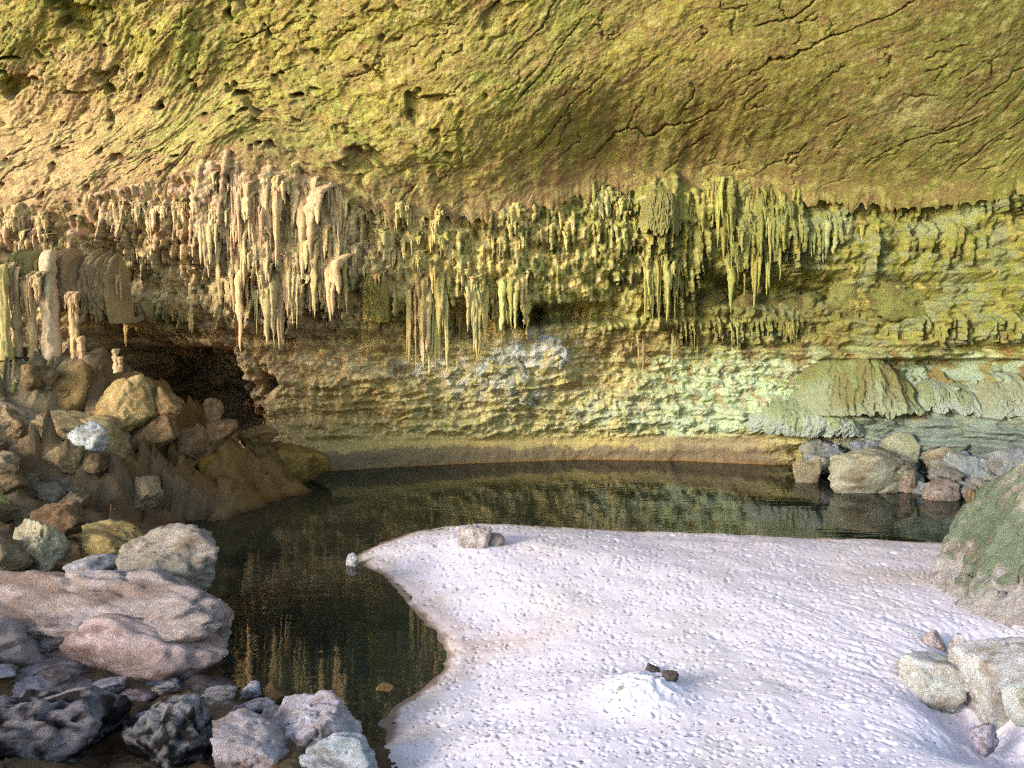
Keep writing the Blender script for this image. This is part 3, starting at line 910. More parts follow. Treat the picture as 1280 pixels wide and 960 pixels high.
cluster("stalactite_group", "straight olive stalactite group reaching the ledge below the round mossy cushion", "stalactites",
        [(808, 330, 402, 4), (816, 325, 404, 5), (826, 322, 405, 6), (836, 325, 404, 5), (845, 322, 402, 6)],
        [(805, 850, (318, 335), (30, 75), 12, (2.6, 4.5))], SG, .1)
cluster("stalactite_row", "row of slanted green stalactites right of the mossy curtain", "stalactites",
        [(1000, 275, 312, 6), (1015, 280, 322, 6), (1030, 272, 330, 7), (1046, 270, 318, 7), (1062, 272, 310, 6), (1078, 274, 305, 6), (1090, 278, 302, 5)],
        [(995, 1095, (265, 285), (18, 40), 21, (3, 5))], SG)
cluster("thin_drips", "thin root-like drips hanging below the long ledge at mid wall", "stalactites",
        [(798, 415, 468, 2.5), (806, 420, 470, 2), (841, 408, 466, 2.5), (845, 408, 440, 2), (868, 408, 440, 2), (873, 408, 446, 2), (915, 405, 438, 2), (922, 405, 438, 2), (932, 405, 432, 1.8),
         (940, 405, 426, 1.6), (962, 405, 424, 2), (983, 404, 428, 2.4), (988, 404, 430, 2.4), (993, 404, 428, 2.2), (900, 404, 424, 2), (858, 408, 430, 1.8)], [], SG, .05)

# ------------------------------------------------------------------ flowstone canopies
def box_blur(A, n):
    for ax in (0, 1):
        k = np.pad(A, [(n, n) if a == ax else (0, 0) for a in (0, 1)], mode='edge').cumsum(ax)
        z = np.zeros_like(np.take(k, [0], ax))
        k = np.concatenate([z, k], ax)
        m = A.shape[ax]
        A = (np.take(k, range(2 * n + 1, 2 * n + 1 + m), ax) - np.take(k, range(0, m), ax)) / (2 * n + 1)
    return A


WDs = box_blur(box_blur(WD, 12), 12)


def surf_y(x, z):
    j = np.clip(np.searchsorted(wx, x), 0, len(wx) - 1); i = np.clip(np.searchsorted(wz, z), 0, len(wz) - 1)
    return wall_y(x) - WDs[i, j]


def canopy_mesh(top, W, H, Dp, flutes, fringe, seed, cap, flare, free, cols):
    """fluted sheet of flowstone that swells out of the wall, with an uneven outline and a ragged hem"""
    ns, nt_ = 110, 46
    s_ = np.linspace(-1, 1, ns)[None, :]
    t = np.concatenate([np.linspace(0, 1, nt_), np.ones(6)])[:, None]
    und = np.concatenate([np.zeros(nt_), np.linspace(0, 1, 7)[1:]])[:, None]
    fan = s_ * (1 - .06 * (1 - t))
    n_out = fbm(s_ * 1.4 + seed, t * 1.2, seed * 1.7, 3)
    wid = (.86 + .14 * np.sqrt(np.clip(t / max(cap, .1), 0, 1))) * (1 + flare * t) + .07 * fbm(t * 2.4 + 3, np.sign(s_) * 2.0, seed, 3)
    x = fan * W / 2 * wid + .02 * W * n_out
    spike = np.abs(perlin(s_ * flutes * .26 + .6 * fbm(s_ * 3, seed, 5, 2) + 3 * seed, 2.0, seed)) * 1.5 * (.35 + .9 * np.abs(perlin(s_ * 2.7, 7.7, seed))) + .7 * fbm(s_ * 2.2, seed + .3, 1.1, 4)
    bottom = 1 - fringe * np.clip(spike, -.1, 1.1)
    arch = H * (.22 * np.abs(s_) ** 2.6 + .16 * perlin(s_ * 1.6, seed * 2.3, 4.0) + .05 * perlin(s_ * 6, seed * 2.3, 4.0)) * (1 - t)
    z = -arch - H * t * (1 - (1 - bottom) * sstep(.3, 1, t)) + und * .10 * H
    edge = np.clip(1 - np.abs(s_) ** 3.2, 0, 1) ** .6
    up = np.clip(t / cap, 0, 1); up = np.sqrt(np.clip(1 - (1 - up) ** 2, 0, 1))
    th = Dp * edge * up
    fl = ridged(s_ * flutes * .13 + .3 * fbm(s_ * 2, t * 2, seed, 2), t * .6, seed * 1.1, 3)
    th = th + Dp * .16 * fl * edge * sstep(.05, .45, t) + Dp * .14 * fbm(s_ * 2.4, t * 2.2, seed + 5, 4) * edge
    th = th + (.05 * ridged(s_ * 9, t * 6, seed + 9, 4, .6) + .03 * fbm(s_ * 30, t * 18, seed, 3)) * edge
    th = th - .30 * (1 - edge * up) - und * (Dp + .45)
    X_ = top[0] + x + 0 * t
    Z_ = top[2] + z
    Yb = np.full(X_.shape, top[1]) if free else surf_y(X_, Z_) + .06
    P = np.stack([X_, Yb - th, Z_], -1) - np.asarray(top)
    stv = fbm(s_ * flutes * .22 + seed, t * .5, 3.3 + seed, 3); stw = fbm(s_ * 2.0, t * 1.6, 9 + seed, 3)
    c = np.broadcast_to(lin(cols[0]), P.shape).copy()
    c = mixc(c, cols[1], sstep(-.05, .35, stv + .25 * stw) * .8)
    c = mixc(c, cols[2], sstep(.35, .95, t + .35 * stw + .2 * stv) * .75)
    me = mesh_np("canopy", P, grid_quads(nt_ + 6, ns, True), col=np.clip(c, .01, .8) * .68)
    me.materials.append(M_DRAPE)
    return me


def canopy(name, label, cat, u0, u1, vt, vb, depth, flutes, fringe, col, seed, Y=None, group=None, cap=.35, legs=(), flare=.08, sink=.0, cols=None):
    uc = (u0 + u1) / 2
    p = wall_hit(uc, vb - (vb - vt) * .3)
    free = Y is not None
    Y = Y if free else p[1] + sink
    top = at(uc, vt, Y); bot = at(uc, vb, Y)
    me = canopy_mesh(top, (u1 - u0) * Y / F_PX, top[2] - bot[2], depth * (1 if free else .85), flutes, fringe, seed, cap, flare, free, cols or (col, tuple(np.asarray(col) * (.82, .80, .80)), tuple(np.minimum(np.asarray(col) * 1.1, 245))))
    if legs:
        e = empty(name, top)
        tag(e, label, cat, group)
        o = link("canopy", me, None, e, lin(col) * .8)
        for (u, a, b, R) in legs:
            hang(e, top, u, a, b, R, Y=Y - depth * .6, color=lin(col) * .8)
        return e
    o = link(name, me, None, None, lin(col) * .8)
    o.location = tuple(top)
    return tag(o, label, cat, group)


FG = "flowstone canopies on the back wall"
canopy("flowstone_drapery", "rust and olive fluted drapery canopy beside the pale column", "flowstone", 60, 110, 312, 388, .8, 26, .35, (182, 152, 112), 1, Y=23.1, group=FG,
       legs=[(70, 340, 384, 4), (80, 345, 392, 4), (90, 350, 384, 5), (98, 345, 380, 4), (104, 340, 376, 4)])
canopy("flowstone_drapery", "fluted olive drapery right of the rust canopy with a torn hem", "flowstone", 104, 156, 316, 400, .7, 24, .55, (178, 152, 106), 2, Y=23.4, group=FG,
       legs=[(112, 340, 398, 4), (128, 350, 384, 4), (142, 345, 398, 4), (150, 350, 386, 3)])
canopy("flowstone_drapery", "small mossy green canopy left of the pale column", "flowstone", 18, 50, 310, 346, .5, 14, .5, (178, 166, 108), 3, Y=22.2, group=FG, legs=[(30, 325, 352, 4), (44, 325, 350, 3)])
canopy("flowstone_drapery", "low tan canopy with a claw-like drip over the dark left recess", "flowstone", 154, 206, 371, 420, .6, 18, .5, (190, 164, 108), 4, group=FG,
       legs=[(158, 385, 434, 6), (170, 390, 414, 4), (182, 388, 412, 4)])
canopy("flowstone_drapery", "second low tan canopy beside the claw-like drip canopy", "flowstone", 200, 248, 368, 404, .5, 18, .5, (192, 166, 108), 5, group=FG,
       legs=[(238, 385, 418, 5), (215, 380, 402, 4)])
canopy("flowstone_shield", "small rounded shield-shaped flowstone set in the yellow fringe", "flowstone", 453, 489, 343, 402, .6, 12, .12, (190, 172, 92), 6, group=FG)
canopy("moss_cushion", "round bright green mossy flowstone cushion under the ceiling edge", "flowstone", 800, 850, 234, 294, .55, 16, .35, (146, 142, 84), 7, group=FG)
canopy("flowstone_drape", "large green and brown striped flowstone drape above the right shore", "flowstone", 998, 1132, 440, 514, .9, 26, .22, (150, 146, 92), 8, group=FG, cap=.6, cols=((116, 112, 68), (122, 134, 78), (146, 156, 126)))
canopy("flowstone_drape", "grey green flowstone drape beside the large striped drape", "flowstone", 1148, 1216, 474, 516, .5, 18, .3, (150, 158, 128), 9, group=FG, cap=.6, cols=((128, 138, 102), (142, 150, 132), (164, 172, 160)))
canopy("flowstone_drape", "pale flowstone drape rounded beside the grey green drape at the far right", "flowstone", 1234, 1300, 472, 522, .5, 12, .25, (176, 168, 128), 10, group=FG, cap=.6, cols=((134, 138, 108), (144, 150, 124), (146, 160, 146)))
canopy("flowstone_ledge", "low mossy flowstone ledge with a hem of tiny dark gaps below the striped drape", "flowstone", 938, 1074, 498, 543, .6, 36, .3, (150, 160, 116), 11, group=FG, cap=.6, cols=((138, 150, 104), (150, 162, 134), (164, 172, 164)))
boss = []
for k, (a, b, c_, d_, lab) in enumerate([
        (862, 908, 352, 404, "wide rounded brown green knob in the hollow under the mossy curtain"),
        (914, 952, 362, 402, "round olive knob beside the wide knob under the mossy curtain"),
        (954, 984, 370, 400, "smallest rounded knob in the hollow under the mossy curtain"),
        (986, 1032, 364, 402, "lumpy knob where the hollow under the mossy curtain ends"),
        (1036, 1084, 346, 402, "tall bulging mossy knob right of the hollow under the mossy curtain"),
        (1084, 1150, 350, 402, "broad low mossy bulge on the ledge right of the knobs")]):
    boss.append((lab, a, b, c_, d_, [(150, 142, 82), (142, 128, 72), (136, 132, 74), (138, 134, 78), (146, 146, 80), (140, 142, 76)][k]))

# ------------------------------------------------------------------ columns on the rubble heap
def column(label, u, vt, vb, R, Y, col, seed, waist=.75, name="dripstone_column", extra=()):
    top = at(u, vt, Y); bot = at(u, vb, Y)
    me = column_mesh(seed, waist)
    if not extra:
        o = link(name, me, None, None, lin(col) * .82)
        o.location = tuple(top); o.scale = (R * Y / F_PX, R * Y / F_PX, top[2] - bot[2])
        return tag(o, label, "column", "columns on the rubble heap")
    e = empty(name, bot); tag(e, label, "column", "columns on the rubble heap")
    o = link("shaft", me, None, e, lin(col) * .82)
    o.location = tuple(top - bot); o.scale = (R * Y / F_PX, R * Y / F_PX, top[2] - bot[2])
    for (u_, a, b, r_) in extra:
        hang(e, bot, u_, a, b, r_, Y=Y - .15, color=lin(col) * .78)
    return e


column("thick pale smooth column standing on the rubble heap", 61, 312, 450, 11, 21.9, (196, 172, 138), 1, .9)
column("slim tan column between the pale column and the mossy stubs", 37, 345, 446, 7, 21.7, (184, 158, 112), 2, .7, extra=[(33, 345, 400, 5), (43, 340, 380, 4)])
column("knobbly short column stump under the rust canopy", 92, 370, 458, 8, 21.9, (196, 162, 118), 3, .6, extra=[(88, 365, 400, 6)])
column("tawny knotted column beside the slim tan column", 16, 330, 446, 8, 21.6, (172, 146, 104), 4, .7, extra=[(20, 335, 380, 5), (10, 330, 395, 4)])
column("mossy lit column at the outer end of the column row", 2, 330, 450, 7, 21.3, (182, 164, 104), 5, .75)
column("short pale finger stalagmite right of the column stump", 101, 420, 456, 5, 21.7, (192, 158, 116), 6, .8, name="stalagmite")
column("small twin-tipped stalagmite on the edge of the rubble heap", 144, 436, 466, 5, 21.3, (190, 166, 124), 7, .7, name="stalagmite", extra=())
column("low stalagmite nub beside the twin-tipped stalagmite", 150, 446, 464, 4, 21.2, (176, 150, 110), 8, .7, name="stalagmite")

# ------------------------------------------------------------------ rocks
def ico(sub):
    import bmesh
    bm = bmesh.new(); bmesh.ops.create_icosphere(bm, subdivisions=sub, radius=1)
    v = np.array([p.co[:] for p in bm.verts]); f = np.array([[q.index for q in p.verts] for p in bm.faces])
    bm.free()
    return v, f


ICO = {k: ico(k) for k in (4, 5, 6)}


def rock_mesh(seed, dims, sub=4, planes=14, soft=42.0, rough=.10, strata=0.0, tilt=0.0, lump=.12, block=False, hmin=.62, detail=1.0):
    r = np.random.default_rng(900 + seed)
    d, f = ICO[sub]
    nrm = r.normal(size=(planes, 3)); nrm /= np.linalg.norm(nrm, axis=1)[:, None]
    h = r.uniform(hmin, max(.95, hmin + .08), planes)
    if block:
        ax = np.array([[1, 0, 0], [-1, 0, 0], [0, 1, 0], [0, -1, 0], [0, 0, 1], [0, 0, -1]], float) + r.normal(0, .34, (6, 3))
        ax /= np.linalg.norm(ax, axis=1)[:, None]
        ex = nrm[:9]
        nrm = np.concatenate([ax, ex]); h = np.concatenate([r.uniform(.50, .70, 6), r.uniform(.66, .86, len(ex))])
    dn = d @ nrm.T
    inv = np.where(dn > 1e-3, dn / h, 0)
    rad = 1 / (np.sum(np.exp(soft * inv), 1) * 0 + np.log(np.sum(np.exp(soft * inv), 1) - 0) / soft + 1e-6)
    p = d * np.minimum(rad, 1.15)[:, None]
    q = p * 1.0 + seed * 3.1
    n = lump * fbm(q[:, 0] * 1.1, q[:, 1] * 1.1, q[:, 2] * 1.1, 3) + rough * ridged(q[:, 0] * 2.2, q[:, 1] * 2.2, q[:, 2] * 2.2, 4) * .6 + rough * .5 * fbm(q[:, 0] * 6, q[:, 1] * 6, q[:, 2] * 6, 3)
    if detail > 1:
        n = n + rough * .45 * ridged(q[:, 0] * 2.2 * detail, q[:, 1] * 2.2 * detail, q[:, 2] * 3.0 * detail, 4, .6)
        ch2 = .5 + .5 * fbm(q[:, 0] * 1.6 * detail, q[:, 1] * 1.6 * detail, q[:, 2] * 2.6 * detail, 4)
        n = n + rough * .7 * (terrace(ch2, 6, .2) - ch2)
    chip = .5 + .5 * fbm(q[:, 0] * 1.6, q[:, 1] * 1.6, q[:, 2] * 2.6, 3)
    n = n + rough * 1.6 * (terrace(chip, 6, .25) - chip)
    if strata:
        w = q[:, 2] + .3 * q[:, 0] + .2 * fbm(q[:, 0], q[:, 1], q[:, 2], 3)
        n = n + strata * (terrace(w, 5, .3) - w)
    ck = perlin(q[:, 0] * 1.5, q[:, 1] * 1.5, q[:, 2] * 1.5) + .25 * perlin(q[:, 0] * 5, q[:, 1] * 5, q[:, 2] * 5)
    n = n - rough * 1.3 * np.exp(-(ck / .035) ** 2)
    p = p * (1 + n)[:, None]
    lo, hi = p.min(0), p.max(0)
    p = (p - (lo + hi) / 2) / (hi - lo)
    p = p * np.asarray(dims)
    if tilt:
        c, s = math.cos(tilt), math.sin(tilt)
        p = np.stack([p[:, 0] * c - p[:, 2] * s, p[:, 1], p[:, 0] * s + p[:, 2] * c], -1)
        lo, hi = p.min(0), p.max(0)
        p = (p - (lo + hi) / 2) * (np.asarray(dims) / (hi - lo))[None] if False else p - (lo + hi) / 2
    p[:, 2] -= p[:, 2].min()
    return p, f, q


def rock(label, u0, v0, u1, v1, col, seed, Y=None, z=None, depth=.9, name="boulder", cat="boulder", mat=None, group=None, sub=4, grow=1.0, bands=(), slope=0.0, sink=None, crust=None, flat=.42, cuts=(), **kw):
    """rock that fills the photo box; it rests at height z below the box, or Y metres away"""
    uc = (u0 + u1) / 2
    if Y is None:
        Y = at_z(uc, v1, z)[1]
    W = (u1 - u0) * Y / F_PX * grow
    dep = W * depth
    Yc = Y + dep * .42
    bot = at(uc, v1, Y); top = at(uc, v0, Y + dep * flat)
    H = max(top[2] - bot[2], .05)
    sink = .08 + .22 * H if sink is None else sink
    p, f, q = rock_mesh(seed, (W * Yc / Y, dep, H + sink + .04), sub, **kw)
    k = fbm(q[:, 0] * 1.3, q[:, 1] * 1.3, q[:, 2] * 1.3 + 7, 4); k2 = fbm(q[:, 0] * 2.5, q[:, 1] * 2.5, q[:, 2] * 2.5 + 17, 4)
    c0 = np.broadcast_to(lin(col), p.shape).copy()
    cl = np.asarray(col, float)
    c0 = mixc(c0, cl * (.80, .74, .66), sstep(0, .4, k) * .8)
    c0 = mixc(c0, np.minimum(cl * 1.14 + 6, 250), sstep(.05, .4, k2) * .7)
    c0 = mixc(c0, cl * (.93, .92, .87), sstep(.1, .45, -k) * .6)
    if crust is not None:
        k3 = ridged(q[:, 0] * 2.2, q[:, 1] * 2.2, q[:, 2] * 2.2 + 5, 4)
        c0 = mixc(c0, crust, sstep(1.4, 1.7, k3 + .5 * k2 + .5 * p[:, 2] / H) * .85)
    for (kk_, lo, hi, w_) in bands:
        hz = (p[:, 2] - sink) / H + .16 * k2 + .22 * fbm(q[:, 0] * 9, q[:, 1] * 9, q[:, 2] * 9, 4, .6) + slope * p[:, 0] / W
        c0 = mixc(c0, kk_, w_ * sstep(lo - .04, lo + .04, hz) * sstep(hi + .04, hi - .04, hz))
    for (cu, cv, du, dv) in cuts:
        A, B = at(cu, cv, Yc), at(du, dv, Yc)
        nx, nz2 = -(B[2] - A[2]), B[0] - A[0]
        ln = math.hypot(nx, nz2); nx, nz2 = nx / ln, nz2 / ln
        wx0, wz0 = float(at(uc, v1, Yc)[0]), float(bot[2] - sink)
        e = (p[:, 0] + wx0 - A[0]) * nx + (p[:, 2] + wz0 - A[2]) * nz2 - .12 * k2 - .10 * ridged(q[:, 0] * 7, q[:, 1] * 7, q[:, 2] * 7, 4)
        e = np.maximum(e, 0) * .94
        p = p - np.stack([nx * e, 0 * e, nz2 * e], -1)
    me = mesh_np(name, p, None, f, col=c0 * .8)
    o = link(name, me, mat or M_ROCK, None)
    c = at(uc, v1, Yc)
    o.location = (float(c[0]), float(Yc), float(bot[2] - sink))
    return tag(o, label, cat, group)


LG = "rocks of the left foreground"
rock("broad flat pinkish boulder slab at the water's edge, topped by the grey block", -90, 704, 322, 850, (202, 180, 172), 1, z=0.0, depth=.75, sub=6, planes=22, strata=.10, rough=.06, detail=2.6, group=LG)
rock("rounded pinkish lower lobe below the broad flat slab", 76, 766, 298, 868, (204, 176, 168), 2, z=-.05, depth=.55, sub=5, planes=9, soft=20, rough=.05, detail=2.4, group=LG)
rock("grey pink boulder wedged left of the rounded lower lobe", -90, 758, 84, 872, (192, 170, 162), 3, z=.0, depth=.8, flat=.6, sub=5, planes=12, group=LG)
rock("yellowish grey angular block with a white stone on top", 136, 664, 280, 742, (176, 162, 146), 4, z=.62, depth=.7, sub=5, block=True, soft=60, rough=.08, detail=2.2, group=LG)
rock("small white stone lying on the angular grey block", 194, 675, 211, 690, (250, 250, 250), 5, Y=13.6, depth=1, name="white_stone", cat="stone", sub=4)
rock("ochre rounded boulder behind the angular grey block", 97, 656, 192, 703, (186, 158, 100), 6, z=.5, depth=.8, sub=5, planes=12, soft=24, group=LG)
rock("pale green and white boulder beside the ochre boulder", 14, 650, 92, 709, (196, 184, 150), 7, z=.55, depth=.8, sub=5, planes=10, soft=60, group=LG)
rock("brown cream boulder behind the flat slab, left of the pale green one", -30, 670, 40, 716, (170, 148, 112), 8, z=.6, depth=.8, planes=12, group=LG)
rock("bluish white low slab between the flat slab and the ochre boulder", 84, 696, 156, 724, (186, 180, 180), 9, z=.5, depth=.8, planes=12, group=LG)
rock("small brown rock behind the pale green boulder", 40, 628, 112, 664, (140, 110, 78), 10, z=.7, depth=.8, planes=12, soft=60, group=LG)
rock("mossy green lit stone in the dark left slope", -24, 614, 10, 642, (190, 200, 110), 11, z=.9, depth=.8, planes=12, group=LG)
rock("dark pitted black stone with white crust, low at the pool outlet", 152, 868, 284, 985, (40, 34, 30), 12, crust=(180, 172, 168), z=-.05, depth=1.1, flat=.6, sub=5, mat=M_ROUGH, rough=.14, lump=.2, planes=12, group=LG)
rock("dark pitted rock shelf with grey crust beside the black stone", -80, 858, 156, 1000, (42, 36, 33), 13, crust=(180, 166, 164), z=.0, depth=.8, flat=.6, sub=5, mat=M_ROUGH, rough=.13, lump=.2, planes=12, group=LG)
rock("pinkish rubble ledge above the dark pitted shelf", -50, 845, 122, 884, (186, 168, 164), 14, z=.2, depth=.9, sub=5, rough=.12, lump=.2, group=LG)
rock("pale lavender rock with cracks between black stone and sand", 258, 902, 380, 985, (212, 196, 196), 15, z=.0, depth=1.1, sub=5, rough=.08, planes=12, group=LG)
rock("white crusted rock at the sand's corner beside the brown mud", 326, 884, 452, 958, (218, 204, 206), 16, z=.0, depth=1.0, sub=5, rough=.10, planes=12, group=LG)
rock("bluish white rock low beside the sand corner", 372, 928, 482, 1000, (214, 216, 220), 17, z=.0, depth=1.0, sub=5, rough=.09, planes=12, group=LG)
for k, (a, b, c_, d_, col, lab) in enumerate([
        (178, 852, 236, 872, (126, 126, 142), "bluish wet stone in the shallow channel below the rounded lobe"),
        (226, 848, 300, 872, (100, 88, 84), "dark wet flat stone in the shallow channel"),
        (150, 862, 200, 884, (170, 150, 152), "grey pink stone at the near side of the shallow channel"),
        (296, 858, 330, 874, (200, 190, 196), "small pale stone at the mouth of the shallow channel"),
        (200, 868, 292, 890, (176, 152, 150), "long pink stone on the near bank of the channel"),
        (330, 856, 362, 884, (120, 96, 60), "brown wet stone where the channel meets the pool"),
        (282, 884, 320, 920, (170, 150, 160), "narrow lavender stone behind the cracked lavender rock"),
        (108, 852, 148, 872, (166, 186, 140), "greenish stone on the pinkish rubble ledge"),
        (470, 858, 496, 866, (150, 116, 72), "flat brown stone awash in the shallows beside the sand")]):
    rock(lab, a, b, c_, d_, col, 40 + k, z=-.02, depth=.8, name="stone", cat="stone", planes=12, group="stones along the shallow channel")

RG = "blocks of the rubble heap"
rubble = [
    ("large tilted yellow slab leaning on the rubble heap below the small stalagmites", 124, 458, 186, 545, (200, 170, 112), 20.6, dict(tilt=-.35, planes=9, soft=60, strata=.06)),
    ("brown rounded hump under the pale column", 66, 452, 112, 520, (150, 122, 76), 20.7, dict(planes=9, soft=18)),
    ("mossy lumpy knob at the head of the rubble heap", -30, 448, 36, 510, (176, 164, 104), 20.5, dict(rough=.12)),
    ("long tawny block whose broken end shows white", 66, 512, 150, 570, (196, 170, 122), 19.7, dict(tilt=-.3, planes=10, soft=60)),
    ("bright white broken face of fresh calcite on the long tawny block", 92, 530, 124, 566, (240, 240, 230), 19.3, dict(tilt=-.45, planes=9, soft=60)),
    ("pinkish slanting slab under the white broken face", -40, 520, 104, 600, (194, 168, 138), 19.2, dict(tilt=-.3, planes=12, strata=.08)),
    ("tan boulder beside the lumpy knob on the slanting slab", -20, 505, 42, 560, (182, 156, 118), 19.3, dict()),
    ("yellow brown rounded boulder overhanging the dark gap of the heap", 132, 568, 188, 612, (140, 112, 62), 19.9, dict(planes=10, soft=20)),
    ("knobbly tan block right of the large tilted slab", 186, 486, 226, 522, (164, 132, 88), 21.2, dict(tilt=-.5)),
    ("triangular brown block pointing at the recess, below the knobbly tan block", 174, 520, 216, 556, (158, 124, 84), 20.9, dict(tilt=.5, planes=8, soft=60)),
    ("small upright brown block in the dark recess", 258, 498, 278, 524, (142, 112, 78), 22.2, dict()),
    ("ribbed brown lump with finger folds below the recess", 226, 530, 262, 566, (150, 118, 84), 21.6, dict(rough=.16)),
    ("flat brown flake beside the ribbed lump", 262, 522, 294, 552, (140, 112, 80), 22.0, dict(tilt=-.4)),
    ("crumbly gravel lump above the ochre bank", 188, 572, 240, 594, (138, 108, 74), 21.0, dict(rough=.18)),
    ("smooth ochre bank block along the pool's dark end", 236, 562, 314, 630, (156, 118, 52), 21.7, dict(planes=9, soft=16, rough=.03)),
    ("brown bank block at the darkest corner of the pool", 180, 590, 250, 646, (120, 92, 54), 21.2, dict(planes=10, soft=18)),
    ("rounded capstone on the ribbed pillar by the pool", 308, 534, 342, 556, (160, 126, 80), 23.2, dict()),
    ("ribbed brown pillar foot standing in the pool", 308, 548, 344, 608, (134, 108, 62), 23.0, dict(rough=.12)),
    ("olive mud block between the ribbed pillar and the back wall", 338, 552, 402, 602, (158, 128, 62), 23.8, dict(planes=10, soft=16, rough=.05)),
    ("grey white streaked slope stone above the dark slope", 44, 600, 104, 640, (140, 126, 108), 18.2, dict(strata=.1)),
    ("greenish grey slope stone at the foot of the slanting slab", -30, 590, 30, 640, (150, 152, 120), 17.9, dict()),
]
for k, (lab, a, b, c_, d_, col, Y, kw) in enumerate(rubble):
    rock(lab, a, b, c_, d_, col, 60 + k, Y=Y, name="rubble_block", group=RG, depth=.9, grow=1.4, lump=.07, block=True, sub=5 if (c_ - a) > 55 else 4, **{'soft': 110, 'rough': .09, 'detail': 2.0, **kw})

RS = "boulders along the right shore"
for k, (a, b, c_, d_, Yz, col, lab, sub) in enumerate([
        (988, 574, 1024, 603, 0, (156, 144, 116), "squat tan boulder standing apart where the right shore begins", 4),
        (1020, 562, 1152, 618, 0, (176, 172, 148), "largest pale shore boulder with a cracked yellow crust", 5),
        (1118, 592, 1152, 616, 0, (158, 140, 120), "small brown stone propped against the largest shore boulder", 4),
        (1154, 600, 1196, 626, 0, (150, 136, 128), "flat-topped purple grey stone at the waterline", 4),
        (1164, 584, 1198, 606, 23.6, (140, 138, 134), "round grey stone behind the flat-topped purple stone", 4),
        (1180, 566, 1242, 614, 23.2, (150, 158, 160), "angular blue grey boulder split by dark cracks", 5),
        (1224, 594, 1264, 634, 0, (140, 134, 140), "pointed grey boulder at the waterline beside the mossy boulder", 4),
        (1208, 612, 1232, 630, 0, (138, 116, 90), "small brown waterline stone left of the pointed grey boulder", 4),
        (1236, 560, 1296, 606, 22.6, (142, 146, 148), "grey boulder above the pointed grey boulder", 4),
        (1100, 540, 1165, 580, 24.6, (158, 160, 132), "rounded yellow grey lump on the shelf above the shore", 4),
        (1150, 556, 1200, 590, 24.2, (158, 146, 120), "tan block on the shelf behind the round grey stone", 4),
        (1160, 528, 1215, 566, 24.8, (164, 156, 126), "tan crusted lump higher on the right shelf", 4),
        (1196, 540, 1262, 574, 24.2, (148, 160, 160), "blue grey lump behind the angular split boulder", 4),
        (1240, 520, 1310, 570, 23.6, (164, 178, 160), "pale green grey lump high at the far right shelf", 4)]):
    rock(lab, a, b, c_, d_, col, 100 + k, Y=Yz or None, z=0.0 if not Yz else None, depth=.8, name="shore_boulder", group=RS, block=True, sub=sub, planes=13, soft=60, rough=.08)

FGR = "rocks of the right foreground"
rock("big leaning green mossy boulder at the right end of the sand", 1110, 520, 1760, 806, (150, 144, 132), 133, z=.35, depth=.45, sink=2.3, cuts=[(1170, 792, 1282, 648)], sub=6, planes=60, soft=80, hmin=.86, detail=4.0, rough=.06, lump=.05, group=FGR,
     bands=[((104, 128, 98), .22, .62, .7), ((188, 180, 176), -.9, .14, .8), ((176, 172, 150), .72, 1.4, .6)], slope=.35)
rock("pale flat slab with greenish edge lying tilted on the sand", 1118, 814, 1230, 882, (218, 214, 206), 131, z=.38, depth=.9, flat=.75, sub=5, block=True, soft=60, rough=.06, tilt=-.25, group=FGR)
rock("pale split rock beside the flat slab, its crack running across", 1194, 806, 1330, 908, (216, 210, 206), 132, z=.32, depth=.8, flat=.7, sub=5, block=True, soft=60, rough=.06, tilt=.4, group=FGR)
rock("white wedge rock behind the crack of the pale split rock", 1248, 842, 1340, 915, (220, 224, 216), 133, z=.34, depth=.7, sub=4, block=True, soft=60, rough=.06, tilt=.3, group=FGR)
rock("small pink stone half sunk above the flat slab", 1150, 790, 1182, 814, (214, 194, 190), 134, z=.42, depth=.8, name="stone", cat="stone", group=FGR)
rock("small pale cube-like stone between flat slab and mossy boulder", 1186, 796, 1214, 822, (218, 206, 206), 135, z=.42, depth=.8, name="stone", cat="stone", group=FGR)
rock("round lavender stone in the sand below the split rock", 1214, 908, 1248, 936, (196, 186, 200), 136, z=.40, depth=.8, name="stone", cat="stone", group=FGR)
rock("tiny reddish pebble at the head of the sand ribs", 1098, 768, 1110, 780, (180, 120, 100), 137, z=.42, depth=.9, name="pebble", cat="stone", group=FGR)
rock("half buried grey rock on the sand near the far water's edge", 572, 658, 616, 692, (200, 186, 180), 138, z=.30, depth=.9, sub=5, planes=9, soft=20, rough=.08, group="rocks on the sand")
rock("low grey rock leaning beside the half buried rock on the sand", 600, 668, 632, 690, (184, 168, 158), 139, z=.30, depth=.7, planes=9, rough=.1, group="rocks on the sand")
rock("small white stone at the pointed tip of the sand", 432, 694, 448, 707, (214, 210, 206), 140, z=.02, depth=.8, name="stone", cat="stone")
def sand_top(u, v):
    z = .5
    for _ in range(8):
        p = at_z(u, v, z)
        i = int(np.clip(np.searchsorted(sy_, p[1]), 0, len(sy_) - 1)); j = int(np.clip(np.searchsorted(ss_, p[0] / (.60 * p[1] + 1.0)), 0, len(ss_) - 1))
        z = .5 * z + .5 * SZ[i, j]
    return at_z(u, v, z)


for k, (a, b, c_, d_, lab) in enumerate([(806, 836, 826, 841, "largest dark flat fragment on the white crusted mound"), (826, 848, 850, 852, "long dark fragment low on the shaded side of the white crusted mound")]):
    rock(lab, a, b, c_, d_, (112, 98, 92), 141 + 7 * k, Y=sand_top((a + c_) / 2, d_)[1], depth=.7, sink=.05, flat=.9, name="fragment_stone", cat="stone", group="dark fragments on the mound", block=True)
rock("white crusted lump in the middle of the sand", 764, 850, 852, 888, (240, 234, 232), 142, z=.44, depth=.9, flat=.7, sink=.12, sub=5, planes=16, soft=16, rough=.2, lump=.25, cat="mound", name="crusted_mound")

